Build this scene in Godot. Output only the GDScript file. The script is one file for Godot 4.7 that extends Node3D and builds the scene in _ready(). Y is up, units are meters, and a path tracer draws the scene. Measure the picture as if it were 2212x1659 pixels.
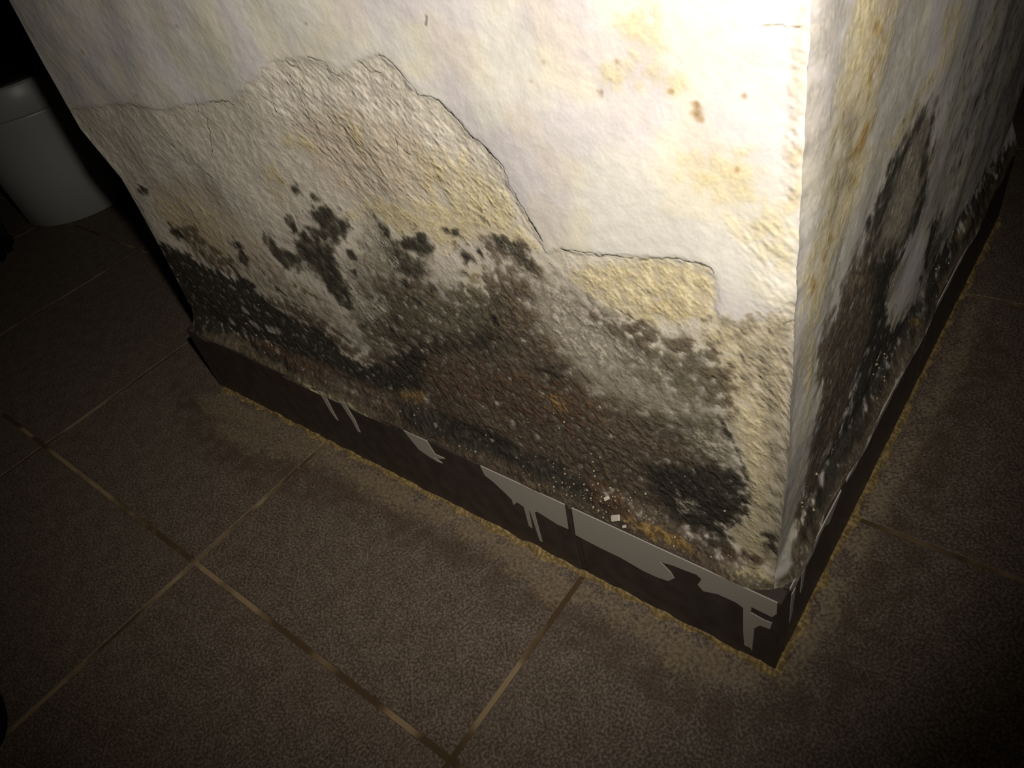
extends Node3D
# A damp, mouldy pillar corner lit by the flash of a hand-held camera.
# World: the foot of the corner is the origin, the front face looks along +z, the right face along +x. Marks are in centimetres on the faces.

const FRONT_MARKS := [
	["area", "bare", 1, 0.5, [-90, 27.6, -62.1, 31.3, -50.6, 32.7, -45.9, 32.7, -40.5, 33.5, -39.2, 33.7, -37, 33.9, -35.8, 34.4, -33.1, 35.6, -30.3, 36.8, -27.6, 36.9, -26, 36.7, -25.7, 36.2, -23.3, 37, -21.7, 37.4, -20.7, 36.9, -19.6, 35.7, -18.3, 35.4, -17.4, 34.7, -16.7, 33.8, -15.9, 33.4, -15, 32.4, -15, 31.6, -14.6, 30.8, -14.1, 29.8, -13.6, 28.8, -13.4, 28.1, -12.4, 28.6, -10.6, 28.7, -9.1, 28.9, -7.6, 29.1, -6.1, 29.4, -5.3, 29.4, -4.7, 29.3, -4.3, 28.9, -4.2, 28, -4.1, 26.7, -3.2, 26.7, -2.2, 27.3, -0.6, 29, 1.6, 9.1, -4.4, 2.3, -75.8, 0.1]],
	["area", "lumpy", 1, 1.5, [-32.6, 35.4, -29.9, 36.8, -26.1, 36.5, -21.8, 37.2, -20.2, 35.9, -18.1, 35, -16.7, 33.8, -15.1, 32.1, -14.1, 29.2, -16.9, 28.6, -19.8, 30, -23.5, 29.4, -27.7, 29, -29.5, 31.2, -32.3, 33.2]],
	["area", "lumpy", 1, 1, [-3.9, 31.9, -2.6, 32, -1, 32.5, -0.3, 22.3, -2.2, 21.4, -3.6, 23.9, -4.5, 25.8, -2.8, 27.1, -2.1, 28.6]],
	["area", "lumpy", 0.7, 1, [-11.9, 27.5, -7.6, 28.8, -4.7, 29.1, -4.3, 26.7, -7.4, 25.4, -10.5, 26]],
	["area", "yellow", 0.85, 1, [-29.3, 27.1, -26.1, 28.9, -22.9, 29.2, -19.9, 29.8, -17.2, 30.9, -16.1, 31.5, -15.2, 30.6, -14.6, 29.4, -14, 28.3, -15.3, 27.9, -17, 28.5, -19.3, 27.4, -21.2, 26.4, -22.1, 27.4, -24.2, 26.8, -25.9, 27.6, -27.7, 27.3]],
	["area", "yellow", 0.9, 0.6, [-12, 27.2, -11.2, 27.8, -9.4, 28.4, -6.9, 29.1, -4.8, 29.2, -4.5, 28.4, -4.3, 26.7, -5.9, 25.9, -7.4, 25.3, -8.4, 25.2, -9.7, 25.6, -11, 26.1, -11.9, 26.6]],
	["area", "yellow", 0.78, 1.2, [-4.1, 26.7, -2.4, 27.3, -0.9, 27.5, -0.7, 22.7, -0.9, 18.8, -0.1, 10, -2.1, 9, -4.1, 11.4, -2.5, 14.1, -3, 18.4, -4.1, 21.2, -4.4, 24.2, -5.5, 24.9]],
	["area", "yellow", 0.62, 1.5, [-20.9, 32.5, -17.5, 32.9, -15.6, 31.5, -15.1, 29.8, -18.5, 30, -21.1, 30.1]],
	["area", "yellow", 0.62, 1.2, [-4.1, 32.5, -2.6, 32.2, -1.2, 33, -1.1, 35, -1, 29.8, -2.5, 30.3]],
	["area", "yellow", 0.7, 0.8, [-9.2, 37.4, -7.3, 37.8, -5.3, 37.6, -5.3, 36.7, -7, 36.9, -9.1, 36.8]],
	["area", "yellow", 0.62, 1.2, [-5.6, 34.4, -4.1, 34.6, -2.7, 34.8, -2.2, 32.8, -4.1, 32.3, -5.8, 33.4]],
	["area", "yellow", 0.6, 1.2, [-7.7, 39.9, -6.4, 39.9, -6.2, 38.2, -7.4, 37.5, -8.1, 38.5]],
	["area", "yellow", 0.62, 1, [-31.8, 32.5, -30, 32.5, -29.3, 31.5, -31.7, 31.2, -32.8, 31.6]],
	["area", "yellow", 0.6, 1, [-36, 29.7, -34.2, 30.2, -34.7, 27.9, -36.9, 26.8]],
	["area", "yellow", 0.75, 0.6, [-48.5, 24.2, -46.2, 24.4, -47.5, 23.1, -48.9, 23]],
	["area", "yellow", 0.62, 1, [-25.8, 33.9, -25, 33.6, -24.6, 32.1, -25.7, 32.2]],
	["area", "yellow", 0.62, 1, [-55.5, 23.6, -48.2, 25.2, -46.4, 23.5, -47.3, 19.8, -52.4, 18.6, -56.4, 20.2]],
	["area", "yellow", 0.72, 0.7, [-26.7, 21.7, -25, 22.2, -25.5, 20.9, -26.9, 20.7]],
	["area", "yellow", 0.7, 0.8, [-19.9, 25.3, -18.3, 26, -18.3, 24.7, -20, 23.9]],
	["area", "yellow", 0.8, 0.6, [-53.3, 8.5, -47.4, 8.6, -41.1, 8.1, -35.3, 8, -34.8, 7.2, -38.4, 7, -42.1, 7.2, -47.5, 7.6, -52.6, 8]],
	["streak", "yellow", 0.85, 0.35, [-12, 27, -11.4, 26.5, -10.4, 26, -9.5, 25.7]],
	["area", "wash", 0.7, 1.4, [-55.2, 25.3, -47.9, 27.1, -43.4, 27.2, -45.2, 24.1, -52.6, 21.9, -56.5, 22.5]],
	["area", "wash", 0.6, 1.4, [-25.1, 34.1, -20.4, 33.8, -19.3, 31.5, -22, 29.7, -25.6, 29.9, -27.1, 31.8]],
	["area", "wash", 0.62, 1.2, [-42.6, 20.9, -38.4, 20.2, -35, 18.6, -37.1, 16.6, -42.6, 17.3, -45.7, 18.4]],
	["area", "wash", 0.6, 1.2, [-7.3, 27.1, -5.9, 27.3, -6.1, 26.1, -7.9, 25.6]],
	["area", "wash", 0.8, 1.6, [-51.4, 24.7, -44.1, 25.5, -41.3, 22.9, -39.4, 20.4, -35.9, 18.7, -34.1, 16.2, -37.7, 15.5, -43, 16.8, -47.3, 18, -53.4, 18.4, -56.4, 20.2]],
	["area", "wash", 0.7, 1.6, [-30.4, 33.4, -25, 34.4, -22.3, 32.3, -19.7, 30.3, -23.7, 29.1, -28, 28.3, -30.3, 30.4]],
	["area", "grey", 0.95, 2.28, [-31.3, 23.5, -27.3, 26.4, -25, 25.9, -22.4, 25.6, -21.7, 24.3, -20.1, 23.6, -16.9, 26.5, -14.2, 27.3, -12.9, 26.4, -10.8, 25.3, -8.7, 24.9, -7.2, 24.4, -5.5, 25.1, -4.3, 24.6, -3.8, 22.9, -3.6, 19.8, -2.5, 15.7, -3, 13, -4.6, 10.3, -8.9, 9.6, -16.1, 10.8, -24.2, 11.6, -30.4, 12.8, -33.8, 13.5, -33.5, 17.3]],
	["area", "grey", 0.62, 1.52, [-17.7, 28, -15.2, 28.3, -14, 27.4, -14.1, 26.4, -16.2, 26.6, -18.1, 26.6]],
	["area", "grey", 0.7, 1.33, [-2, 26.6, -1.4, 27.6, -0.9, 27.7, -0.6, 25.3, -1.5, 25]],
	["area", "grey", 0.72, 1.33, [-2, 22.6, -1.2, 23.1, -1, 20.1, -0.7, 18.9, -0.7, 14.4, -1.2, 13.7, -1.5, 18.5]],
	["area", "grey", 0.6, 2.28, [-45.3, 18.9, -41.2, 19.5, -37.6, 17.8, -34.6, 15.1, -31, 12.6, -36.1, 12.2, -41.8, 14.7]],
	["area", "grey", 0.66, 1.52, [-1.9, 13.2, -0.7, 14.1, -0.3, 11.4, -1.3, 10.3]],
	["area", "brown", 0.58, 2.28, [-32.3, 17.7, -27.4, 21.2, -22.1, 23, -19.6, 24, -19, 22.2, -26.9, 16.9, -32.6, 14.9]],
	["area", "brown", 0.95, 2.28, [-29.6, 15.9, -26.4, 18.1, -23.3, 19.7, -20.2, 21.8, -18.4, 24.4, -16.9, 25.9, -15, 26.2, -14.6, 25.4, -15.2, 24.2, -14.3, 22.1, -13, 20.3, -11.4, 18.8, -9, 18.8, -6.5, 18.1, -4.3, 17, -3, 15.4, -3, 13.4, -4.4, 10.8, -6.2, 8.9, -8.7, 8.7, -12.2, 8.5, -15.9, 8.7, -20, 9, -24.5, 9, -29.3, 9.4, -32.5, 10.1, -34, 12, -33.2, 14.6]],
	["area", "brown", 0.7, 1.14, [-28.8, 23, -24.2, 23.9, -22.1, 23, -25.5, 20.6, -28.6, 20.4]],
	["area", "brown", 0.8, 0.95, [-11.1, 25.1, -9.8, 24.7, -8.3, 25.2, -7.5, 24.6, -7.5, 23.5, -8.3, 23.8, -9.9, 24, -10.9, 24.5]],
	["area", "brown", 0.85, 0.76, [-6.6, 24.5, -5.5, 24.9, -4.2, 24.9, -4.1, 24.5, -5.5, 24.3, -6.5, 23.9]],
	["area", "brown", 0.85, 0.76, [-5.1, 23.5, -4.1, 23.8, -3.9, 23.4, -5, 23.1]],
	["area", "brown", 0.75, 1.52, [-4.8, 22.8, -3.9, 23.8, -3.4, 22.5, -3.8, 21, -4.6, 21.4]],
	["area", "brown", 0.9, 0.95, [-17.5, 28.1, -16.1, 28.4, -15, 28.3, -14.4, 27.9, -14.1, 27.2, -14.2, 26.6, -15.1, 26.5, -15.9, 27, -17.1, 26.9, -17.7, 27.2]],
	["area", "brown", 0.8, 0.95, [-19.7, 27.5, -19.2, 27.1, -18.5, 26.7, -19.2, 26.5, -20, 26.8]],
	["area", "brown", 0.62, 1.14, [-52.5, 22.3, -50.9, 21.8, -49.1, 20.1, -47.3, 19.8, -47.3, 18, -51.2, 17.5, -53.5, 19.1, -55.4, 20.4]],
	["area", "brown", 0.75, 1.52, [-16.8, 25.4, -15.4, 26.1, -14.7, 25.5, -15.3, 24.3, -16.9, 23.8]],
	["area", "brown", 0.8, 1.14, [-45.7, 16.5, -40.4, 17, -36.7, 15.4, -34.1, 13.9, -38, 13, -41.8, 14.7]],
	["area", "black", 1, 0.95, [-59.5, 19, -57.7, 18.7, -55.4, 18.7, -54.2, 17.8, -52.6, 17.5, -51.1, 17.6, -49.2, 17.3, -47.3, 18, -45.8, 17.7, -45.7, 16.5, -44.2, 15.8, -41, 14.9, -37.8, 14.9, -37, 13, -34.3, 13, -31.6, 13.6, -28.9, 16.1, -26.6, 17.6, -25.6, 17.3, -28.3, 12.6, -31.2, 11.1, -32.9, 10.8, -36.5, 11.1, -40.5, 11.2, -43.5, 10.9, -46.8, 10.6, -51.8, 9.8, -57.2, 9.3, -61.6, 8, -63, 14]],
	["area", "black", 0.9, 0.76, [-55.4, 21.6, -54.4, 21, -54.1, 20.2, -55.5, 19.9, -56, 20.7]],
	["area", "olive", 1.2, 0.47, [-33.9, 28.6, -33.1, 28.7, -33.1, 28.3, -33.7, 28, -34.1, 28.2]],
	["area", "black", 0.5, 0.47, [-33.9, 28.6, -33.1, 28.7, -33.1, 28.3, -33.7, 28, -34.1, 28.2]],
	["area", "olive", 1.2, 0.47, [-32, 28.2, -31.4, 28.3, -31.2, 27.9, -31.9, 27.7, -32.2, 27.9]],
	["area", "black", 0.6, 0.47, [-32, 28.2, -31.4, 28.3, -31.2, 27.9, -31.9, 27.7, -32.2, 27.9]],
	["area", "olive", 1.2, 0.66, [-32.4, 27.2, -31.1, 27.6, -30.7, 27.3, -29.9, 27.1, -29.3, 26.4, -29.7, 25.8, -31.3, 24.9, -32.5, 24.9, -34, 25.5, -32.5, 25.9, -32.6, 26.5]],
	["area", "black", 0.6, 0.66, [-32.4, 27.2, -31.1, 27.6, -30.7, 27.3, -29.9, 27.1, -29.3, 26.4, -29.7, 25.8, -31.3, 24.9, -32.5, 24.9, -34, 25.5, -32.5, 25.9, -32.6, 26.5]],
	["area", "olive", 1.2, 0.57, [-36.2, 25.8, -35.5, 26, -35.5, 24.9, -36, 24.5, -36.4, 25.1]],
	["area", "black", 0.6, 0.57, [-36.2, 25.8, -35.5, 26, -35.5, 24.9, -36, 24.5, -36.4, 25.1]],
	["area", "olive", 1.2, 0.85, [-40.1, 23.6, -39.6, 23.6, -39, 22.9, -37.8, 22.5, -36.9, 22.7, -36.1, 24, -34.8, 24.8, -33.1, 24.8, -31.5, 25, -32.1, 23.8, -32.1, 22.6, -31.7, 21.5, -31.9, 19.9, -32.2, 18.9, -33.6, 18.9, -34.5, 19.9, -35.2, 21, -36.4, 21.5, -38.9, 20.7, -39.8, 21.5, -40.6, 22.6]],
	["area", "black", 0.52, 0.85, [-40.1, 23.6, -39.6, 23.6, -39, 22.9, -37.8, 22.5, -36.9, 22.7, -36.1, 24, -34.8, 24.8, -33.1, 24.8, -31.5, 25, -32.1, 23.8, -32.1, 22.6, -31.7, 21.5, -31.9, 19.9, -32.2, 18.9, -33.6, 18.9, -34.5, 19.9, -35.2, 21, -36.4, 21.5, -38.9, 20.7, -39.8, 21.5, -40.6, 22.6]],
	["area", "olive", 1.2, 0.57, [-33.8, 22.6, -32.8, 22.6, -32.1, 21.8, -31.9, 20.9, -32.3, 18.9, -33.1, 19.1, -33.6, 20.3, -34.3, 21.3]],
	["area", "black", 0.66, 0.57, [-33.8, 22.6, -32.8, 22.6, -32.1, 21.8, -31.9, 20.9, -32.3, 18.9, -33.1, 19.1, -33.6, 20.3, -34.3, 21.3]],
	["area", "olive", 1.2, 0.57, [-26.6, 28, -26.1, 27.5, -25.6, 27.1, -25.3, 26.3, -23.9, 26.6, -22.7, 27.2, -22.2, 27.4, -21.7, 26.7, -22.4, 26.1, -22.9, 25.3, -23.5, 25.7, -24.3, 25.7, -25.4, 25.9, -26.1, 26.3, -26.5, 27]],
	["area", "black", 0.7, 0.57, [-26.6, 28, -26.1, 27.5, -25.6, 27.1, -25.3, 26.3, -23.9, 26.6, -22.7, 27.2, -22.2, 27.4, -21.7, 26.7, -22.4, 26.1, -22.9, 25.3, -23.5, 25.7, -24.3, 25.7, -25.4, 25.9, -26.1, 26.3, -26.5, 27]],
	["area", "olive", 1.2, 1.14, [-26.3, 27.1, -25.5, 25.8, -23.2, 25.4, -22.8, 24.6, -25.1, 23.6, -26.5, 24.3, -26.7, 25.6]],
	["area", "black", 0.4, 1.14, [-26.3, 27.1, -25.5, 25.8, -23.2, 25.4, -22.8, 24.6, -25.1, 23.6, -26.5, 24.3, -26.7, 25.6]],
	["area", "olive", 1.2, 0.76, [-17, 28.3, -15.8, 28.4, -14.6, 28, -14.2, 27.2, -14.6, 26.8, -15.4, 27.3, -16.3, 27.5]],
	["area", "black", 0.55, 0.76, [-17, 28.3, -15.8, 28.4, -14.6, 28, -14.2, 27.2, -14.6, 26.8, -15.4, 27.3, -16.3, 27.5]],
	["area", "brown", 1.3, 1.14, [-34.7, 8.6, -31.4, 10.5, -26.1, 11.2, -21.5, 11.6, -17.9, 11.2, -13.8, 10.6, -10.2, 9.7, -6.9, 9.5, -3.9, 9.6, -4.3, 8.4, -8.6, 7.9, -15, 7.7, -22.6, 7.7, -29.4, 7.7, -33.7, 7.6]],
	["area", "black", 1, 0.95, [-31.9, 10.1, -29.3, 10.4, -26.3, 10.6, -22.1, 11, -20, 11.2, -18.9, 10.5, -16.1, 10.7, -13.7, 10.2, -11.2, 9.6, -11.3, 8.8, -15.2, 8.7, -19.2, 9.1, -22.6, 8.8, -26.4, 8.5, -30.4, 8.4]],
	["area", "black", 0.95, 1.33, [-8.9, 14.1, -7.5, 15.3, -5.7, 15.8, -4.1, 16.8, -3.1, 16.8, -2.6, 16, -2.4, 14.9, -2.8, 13.4, -3.5, 12.2, -4.1, 10.9, -5.8, 10, -7.2, 10.3, -8.4, 11.8]],
	["streak", "black", 1, 0.22, [-4.2, 20.6, -3.6, 19.3, -3.1, 18, -2.6, 16.8, -2.4, 14.8, -2.9, 13.2, -3.7, 11.2]],
	["area", "black", 0.58, 1.52, [-28.1, 17.3, -25.2, 19.1, -22.5, 19.6, -19, 21.1, -16.8, 21.1, -19.5, 19.1, -23.9, 17.9, -27.1, 16.4]],
	["area", "black", 0.72, 1.14, [-16.1, 19.5, -13.7, 20.1, -13.5, 19.1, -15.6, 18.6]],
	["area", "black", 0.8, 0.76, [-52.2, 9.8, -50, 10.1, -47.2, 9.6, -44.2, 9.1, -44.6, 8.6, -48.1, 8.6, -51.3, 9.1]],
	["area", "black", 0.8, 0.76, [-45.1, 22.3, -44.7, 22.2, -44.5, 20.5, -44.9, 19.5, -45.7, 19.8, -45.6, 21.3]],
	["streak", "black", 0.85, 0.18, [-43.4, 19.9, -42.6, 18.7, -41.1, 17.7]],
	["area", "black", 0.8, 0.76, [-1.5, 12.5, -0.9, 12.7, -0.6, 11.6, -1.2, 11.4]],
	["area", "black", 0.7, 0.95, [-5.8, 11.2, -4.1, 11, -3.5, 10.2, -1.8, 10.1, -1.1, 9.8, -3, 9.3, -5.1, 9.4]],
	["area", "black", 0.75, 0.57, [-2, 14.6, -1.3, 15.3, -1.5, 14.6, -2, 14.1]],
	["area", "black", 0.85, 0.47, [-30.4, 24.5, -29.7, 24.5, -29.7, 24, -30.4, 23.8]],
	["area", "black", 0.85, 0.47, [-30.7, 22.9, -30, 23, -30, 22.5, -30.7, 22.2]],
	["area", "black", 0.85, 0.47, [-25.5, 23.5, -24.9, 23.6, -24.9, 23, -25.5, 22.8]],
	["area", "black", 0.85, 0.47, [-27.9, 19.8, -27.3, 19.9, -27.2, 19.3, -27.9, 19.1]],
	["area", "black", 0.85, 0.47, [-25, 22.2, -24.4, 22.3, -24.3, 21.7, -25, 21.5]],
	["area", "black", 0.85, 0.47, [-23, 23.8, -22.4, 23.9, -22.4, 23.4, -22.9, 23.2]],
	["area", "black", 0.85, 0.47, [-20.5, 24.4, -20, 24.5, -19.9, 24, -20.4, 23.8]],
	["area", "black", 0.85, 0.47, [-18.5, 22.6, -18, 22.7, -17.9, 22.2, -18.4, 22]],
	["area", "black", 0.85, 0.47, [-19.5, 26.6, -19, 26.6, -18.9, 26.2, -19.4, 26.1]],
	["area", "black", 0.85, 0.47, [-20.6, 28, -20.1, 28.1, -20, 27.6, -20.5, 27.5]],
	["area", "black", 0.85, 0.47, [-19.8, 28.2, -19.3, 28.2, -19.3, 27.8, -19.8, 27.6]],
	["area", "black", 0.85, 0.47, [-18.6, 27.2, -18.1, 27.3, -18, 26.9, -18.5, 26.7]],
	["area", "black", 0.85, 0.47, [-20.2, 25.3, -19.7, 25.4, -19.6, 24.9, -20.2, 24.8]],
	["area", "black", 0.85, 0.47, [-32, 18.1, -31.3, 18.3, -31.3, 17.6, -32.1, 17.4]],
	["area", "black", 0.85, 0.47, [-30.4, 19.1, -29.6, 19.2, -29.6, 18.6, -30.4, 18.3]],
	["area", "black", 0.85, 0.47, [-29.1, 18.2, -28.4, 18.4, -28.3, 17.7, -29.1, 17.5]],
	["area", "black", 0.9, 0.57, [-56.6, 25.1, -55.8, 24.9, -57, 24.2, -57.7, 24.4]],
	["area", "brown", 1.2, 0.76, [-47.7, 10.6, -39.9, 11.5, -35.2, 11.6, -31.2, 11.1, -28.7, 11.6, -29.9, 9.4, -34.7, 9.1, -40.6, 9.3, -46.5, 9.5]],
	["area", "olive", 0.75, 1.9, [-32.5, 19.3, -27.2, 21.6, -22.1, 23, -18.6, 25, -16.7, 24.5, -17.6, 20.8, -22.3, 17.7, -26.9, 16.9, -32.1, 16]],
	["area", "olive", 0.7, 1.9, [-11.1, 24.9, -7.5, 24.3, -4.5, 24.4, -3.8, 21.4, -6.1, 21, -8.7, 22]],
	["area", "olive", 0.7, 1.52, [-8.9, 19.1, -4.6, 20.4, -3.1, 17.6, -5.7, 16.6]],
	["area", "rust", 0.9, 0.6, [-13.5, 10.7, -12, 10.7, -10.7, 9.9, -9.8, 9.2, -10.8, 8.5, -12.2, 8.7, -13.3, 9.4]],
	["area", "rust", 0.45, 1.6, [-27.5, 15.4, -22.3, 17.7, -18.2, 18.4, -12.9, 19.3, -10.6, 17.7, -13.6, 14.7, -19.3, 13.8, -25.6, 12.9]],
	["area", "rust", 0.7, 0.6, [-4.5, 9.7, -2.8, 10, -1.2, 10.2, -1.6, 9.2, -3.2, 8.9]],
	["area", "rust", 0.75, 0.4, [-51.5, 9.9, -47.1, 10.4, -40.6, 10.1, -41.3, 9.1, -45.9, 9]],
	["area", "ochre", 0.95, 0.6, [-10.4, 8.7, -8.8, 9.2, -7.2, 9.1, -5.9, 9, -5.4, 8.6, -6.7, 8.2, -8.5, 8.2]],
	["area", "ochre", 0.7, 0.6, [-30.7, 11.5, -28.4, 12.2, -27.7, 11.6, -29.8, 10.5, -31.3, 10.4]],
	["area", "ochre", 0.62, 0.8, [-15.5, 17.5, -13.7, 17.8, -14, 16.6, -15.8, 16.2]],
	["area", "pale", 0.8, 0.95, [-26.8, 28.2, -26.3, 27.3, -25.9, 25.4, -25.5, 24.5, -26.6, 24, -27.9, 25.1, -28.5, 26.3]],
	["area", "pale", 0.8, 0.95, [-31.7, 24, -30.5, 23.4, -31.2, 21.2, -30.1, 20.2, -27.8, 21, -29.1, 19.1, -31.7, 17.8, -32.2, 19.3, -31.6, 21.9]],
	["area", "pale", 0.75, 1.14, [-22.8, 25.5, -21.2, 25.9, -19.5, 25.4, -20.3, 24.2, -21.7, 24.3, -22.8, 24.6]],
	["area", "pale", 0.7, 0.95, [-16.2, 27.8, -15.6, 27.9, -15.5, 27.2, -16.1, 27]],
	["streak", "pale", 0.85, 0.45, [-15.3, 26.6, -13.3, 25.6, -11.7, 24.4, -9.9, 23.3, -8.1, 22.6, -6.8, 22.2]],
	["area", "pale", 0.68, 1.52, [-14.3, 25.2, -12.3, 24.5, -10, 23.1, -10.1, 21.8, -12.5, 21.9, -14.1, 23.4]],
	["area", "pale", 0.7, 0.95, [-36.7, 22.5, -35.9, 21.9, -36, 20.7, -37, 20.6, -37.3, 21.5]],
	["area", "pale", 0.7, 0.76, [-38, 23.9, -36.8, 23.9, -36.9, 23.4, -38.2, 23.1]],
	["area", "pale", 0.72, 0.76, [-7, 12, -5.8, 12.5, -5.2, 12, -6.8, 11]],
	["area", "pale", 0.62, 1.14, [-6.2, 18.6, -4.1, 18.9, -3.3, 17.1, -4.6, 17.2]],
	["area", "cream", 0.85, 0.5, [-2.9, 21.6, -2.1, 22.1, -1.7, 18.3, -1.5, 14.8, -2.2, 12.7, -2.5, 10.7, -3, 11.7, -2.3, 13.8, -2.4, 15.8, -2.8, 18.1, -3.1, 20.1]],
	["area", "cream", 0.8, 0.5, [-3.2, 11.1, -1.9, 12.8, -1.6, 10.9, -2.3, 10.1]],
	["area", "cream", 0.75, 0.6, [-3.7, 8.6, -1.6, 9.5, -0.3, 9.6, -0.1, 8.6, -1.9, 8.1]],
	["area", "cream", 0.8, 0.4, [-44.7, 8, -41.2, 7.9, -37, 7.9, -34.8, 7.6, -34.1, 7.2, -37.2, 7.3, -41.5, 7.3]],
	["streak", "cream", 0.8, 0.25, [-29.1, 7.6, -27.8, 7.4, -25.9, 7.4, -25.1, 7.5]],
	["area", "grey", 0.5, 2.28, [-4.1, 26.5, -2.4, 27.3, -0.9, 27.5, -0.7, 22.7, -2.2, 22, -3.4, 24]],
	["area", "wash", 0.75, 0.3, [-1.7, 39.9, -1.2, 39.9, -1.2, 36.3, -1.1, 33, -1.7, 32.9, -1.6, 36.3]],
	["area", "lumpy", 1.6, 0.3, [-1.7, 39.9, -1.2, 39.9, -1.1, 33, -1.7, 32.9]],
	["area", "grey", 0.62, 1.9, [-43.2, 20.1, -40.1, 19.4, -36.2, 18.2, -33.4, 16.4, -30.3, 14.3, -32.4, 13, -36.5, 13.5, -41.4, 15.3, -44.5, 17.3]],
	["area", "grey", 0.5, 2.85, [-48.9, 19.4, -42.6, 20.9, -38.4, 20.2, -36.8, 17.2, -41.1, 15.9, -46.1, 17.8]],
	["streak", "brown", 0.8, 0.35, [-42.6, 17.3, -39.3, 16.8, -36.4, 15.8, -33.9, 14.3]],
	["streak", "brown", 0.8, 0.35, [-38.5, 16.2, -35.6, 15.4]],
	["streak", "brown", 0.8, 0.35, [-29.8, 18.9, -29.1, 17.2, -28.2, 16]],
	["streak", "brown", 0.8, 0.35, [-39, 19.2, -36.1, 18.5]],
	["streak", "brown", 0.8, 0.35, [-25.6, 20.1, -23.3, 19.7]],
	["streak", "brown", 0.8, 0.35, [-30.6, 22.2, -29.8, 20.9, -27.6, 20.7]],
	["streak", "brown", 0.8, 0.35, [-25.4, 24.9, -24.7, 23.7, -23, 22.8]],
	["streak", "brown", 0.8, 0.35, [-18.8, 21.9, -17, 20.3]],
	["streak", "brown", 0.8, 0.35, [-14.8, 21.1, -12.5, 19.5]],
	["streak", "brown", 0.8, 0.35, [-13, 18.1, -10.3, 17]],
	["streak", "brown", 0.8, 0.35, [-9, 18.4, -6.8, 17.2]],
	["dot", "white_fleck", 1, 0.46, [-49.78, 12.21]],
	["dot", "white_fleck", 1, 0.45, [-49.33, 12.02]],
	["dot", "white_fleck", 1, 0.43, [-47.2, 12.38]],
	["dot", "white_fleck", 1, 0.43, [-46.51, 12.39]],
	["dot", "white_fleck", 1, 0.42, [-45.65, 12.67]],
	["dot", "white_fleck", 1, 0.49, [-53.55, 11.31]],
	["dot", "white_fleck", 1, 0.44, [-49.77, 13.7]],
	["dot", "white_fleck", 1, 0.16, [-10.65, 24.43]],
	["dot", "white_fleck", 1, 0.25, [-20.1, 14.66]],
	["dot", "white_fleck", 1, 0.25, [-19.06, 13.22]],
	["dot", "white_fleck", 1, 0.25, [-17.08, 12.8]],
	["dot", "white_fleck", 1, 0.2, [-21.73, 10.19]],
	["dot", "white_fleck", 1, 0.22, [-27.34, 9.45]],
	["dot", "white_fleck", 1, 0.31, [-28, 11.39]],
	["streak", "crack_shade", 1, 0.04, [-23.27, 37, -22.79, 36.73, -22.62, 36.51, -21.91, 36.46]],
	["streak", "crack_shade", 1, 0.04, [-21.69, 37.38, -21.21, 37.29, -20.71, 36.9, -20.28, 36.49, -19.59, 35.69, -18.92, 35.59, -18.34, 35.43, -17.77, 35.01, -17.41, 34.66, -17.16, 34.16, -16.68, 33.82, -15.92, 33.36, -15.36, 32.86, -15.02, 32.44, -14.94, 31.97, -15.02, 31.64, -14.77, 31.26, -14.57, 30.77, -14.36, 30.2, -14.11, 29.75, -13.79, 29.27, -13.63, 28.77]],
	["streak", "crack_shade", 1, 0.04, [-27.33, 37.04, -26.45, 36.91, -26, 36.7, -25.91, 36.32, -24.92, 35.98]],
	["streak", "crack_shade", 1, 0.04, [-12.38, 28.59, -11.68, 28.72, -10.62, 28.7, -9.84, 28.74, -9.08, 28.87, -8.46, 28.89]],
	["streak", "crack_shade", 1, 0.04, [-8.11, 28.82, -7.61, 29.08, -6.68, 29.25, -6.11, 29.39, -5.78, 29.37, -5.35, 29.38, -4.71, 29.34, -4.46, 29.12]],
	["streak", "crack_shade", 1, 0.04, [-40.98, 33.59, -41.23, 32.79, -40.57, 32.44]],
	["streak", "crack_shade", 1, 0.04, [-39.28, 33.67, -37.08, 33.94, -36.38, 33.73]],
	["streak", "crack_shade", 1, 0.04, [-48.13, 30.41, -46.2, 29.01, -44.46, 28.14, -42.74, 27.29]],
	["streak", "crack_shade", 1, 0.04, [-40.63, 32.37, -41.38, 30.98, -42.24, 29.52]],
	["streak", "crack_shade", 1, 0.04, [-29.45, 36.82, -29.11, 36.39, -28.55, 36.32]],
	["streak", "crack_shade", 1, 0.04, [-23.22, 30.18, -22.91, 29.86, -22.33, 29.67]],
	["streak", "crack_shade", 1, 0.04, [-21.72, 29.85, -21, 29.41]],
	["streak", "crack_shade", 1, 0.04, [-21.89, 32.53, -21.46, 32.33]],
	["streak", "crack_shade", 1, 0.04, [-22.16, 33.14, -22.19, 32.49]],
	["streak", "crack_shade", 1, 0.04, [-2.81, 39.13, -1.67, 39.07]],
	["streak", "crack_shade", 1, 0.04, [-1.41, 27.31, -0.85, 27.73, -0.9, 26.98]],
	["streak", "crack_shade", 1, 0.04, [-1.61, 9.37, -2.71, 9.29]],
	["streak", "crack_shade", 1, 0.04, [-32.98, 34.79, -32.04, 34.17, -31.86, 33.77]],
	["streak", "crack_shade", 1, 0.04, [-21.65, 36.3, -21.35, 35.86]],
	["streak", "crack_shade", 1, 0.04, [-17.8, 39.22, -18, 38.75]],
	["streak", "crack_shade", 1, 0.04, [-29.41, 34.92, -29.09, 34.42, -29.1, 33.47]],
	["streak", "crack_shade", 1, 0.04, [-9.69, 25.6, -8.93, 25.25, -8.28, 25.25]],
	["streak", "crack_shade", 1, 0.04, [-45.44, 22.22, -45.65, 21.09, -45.48, 19.58]],
	["streak", "crack_shade", 1, 0.1, [-17.81, 39.18, -17.97, 38.81]],
	["dot", "spot", 0.9, 0.18, [-9.08, 36.61]],
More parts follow.
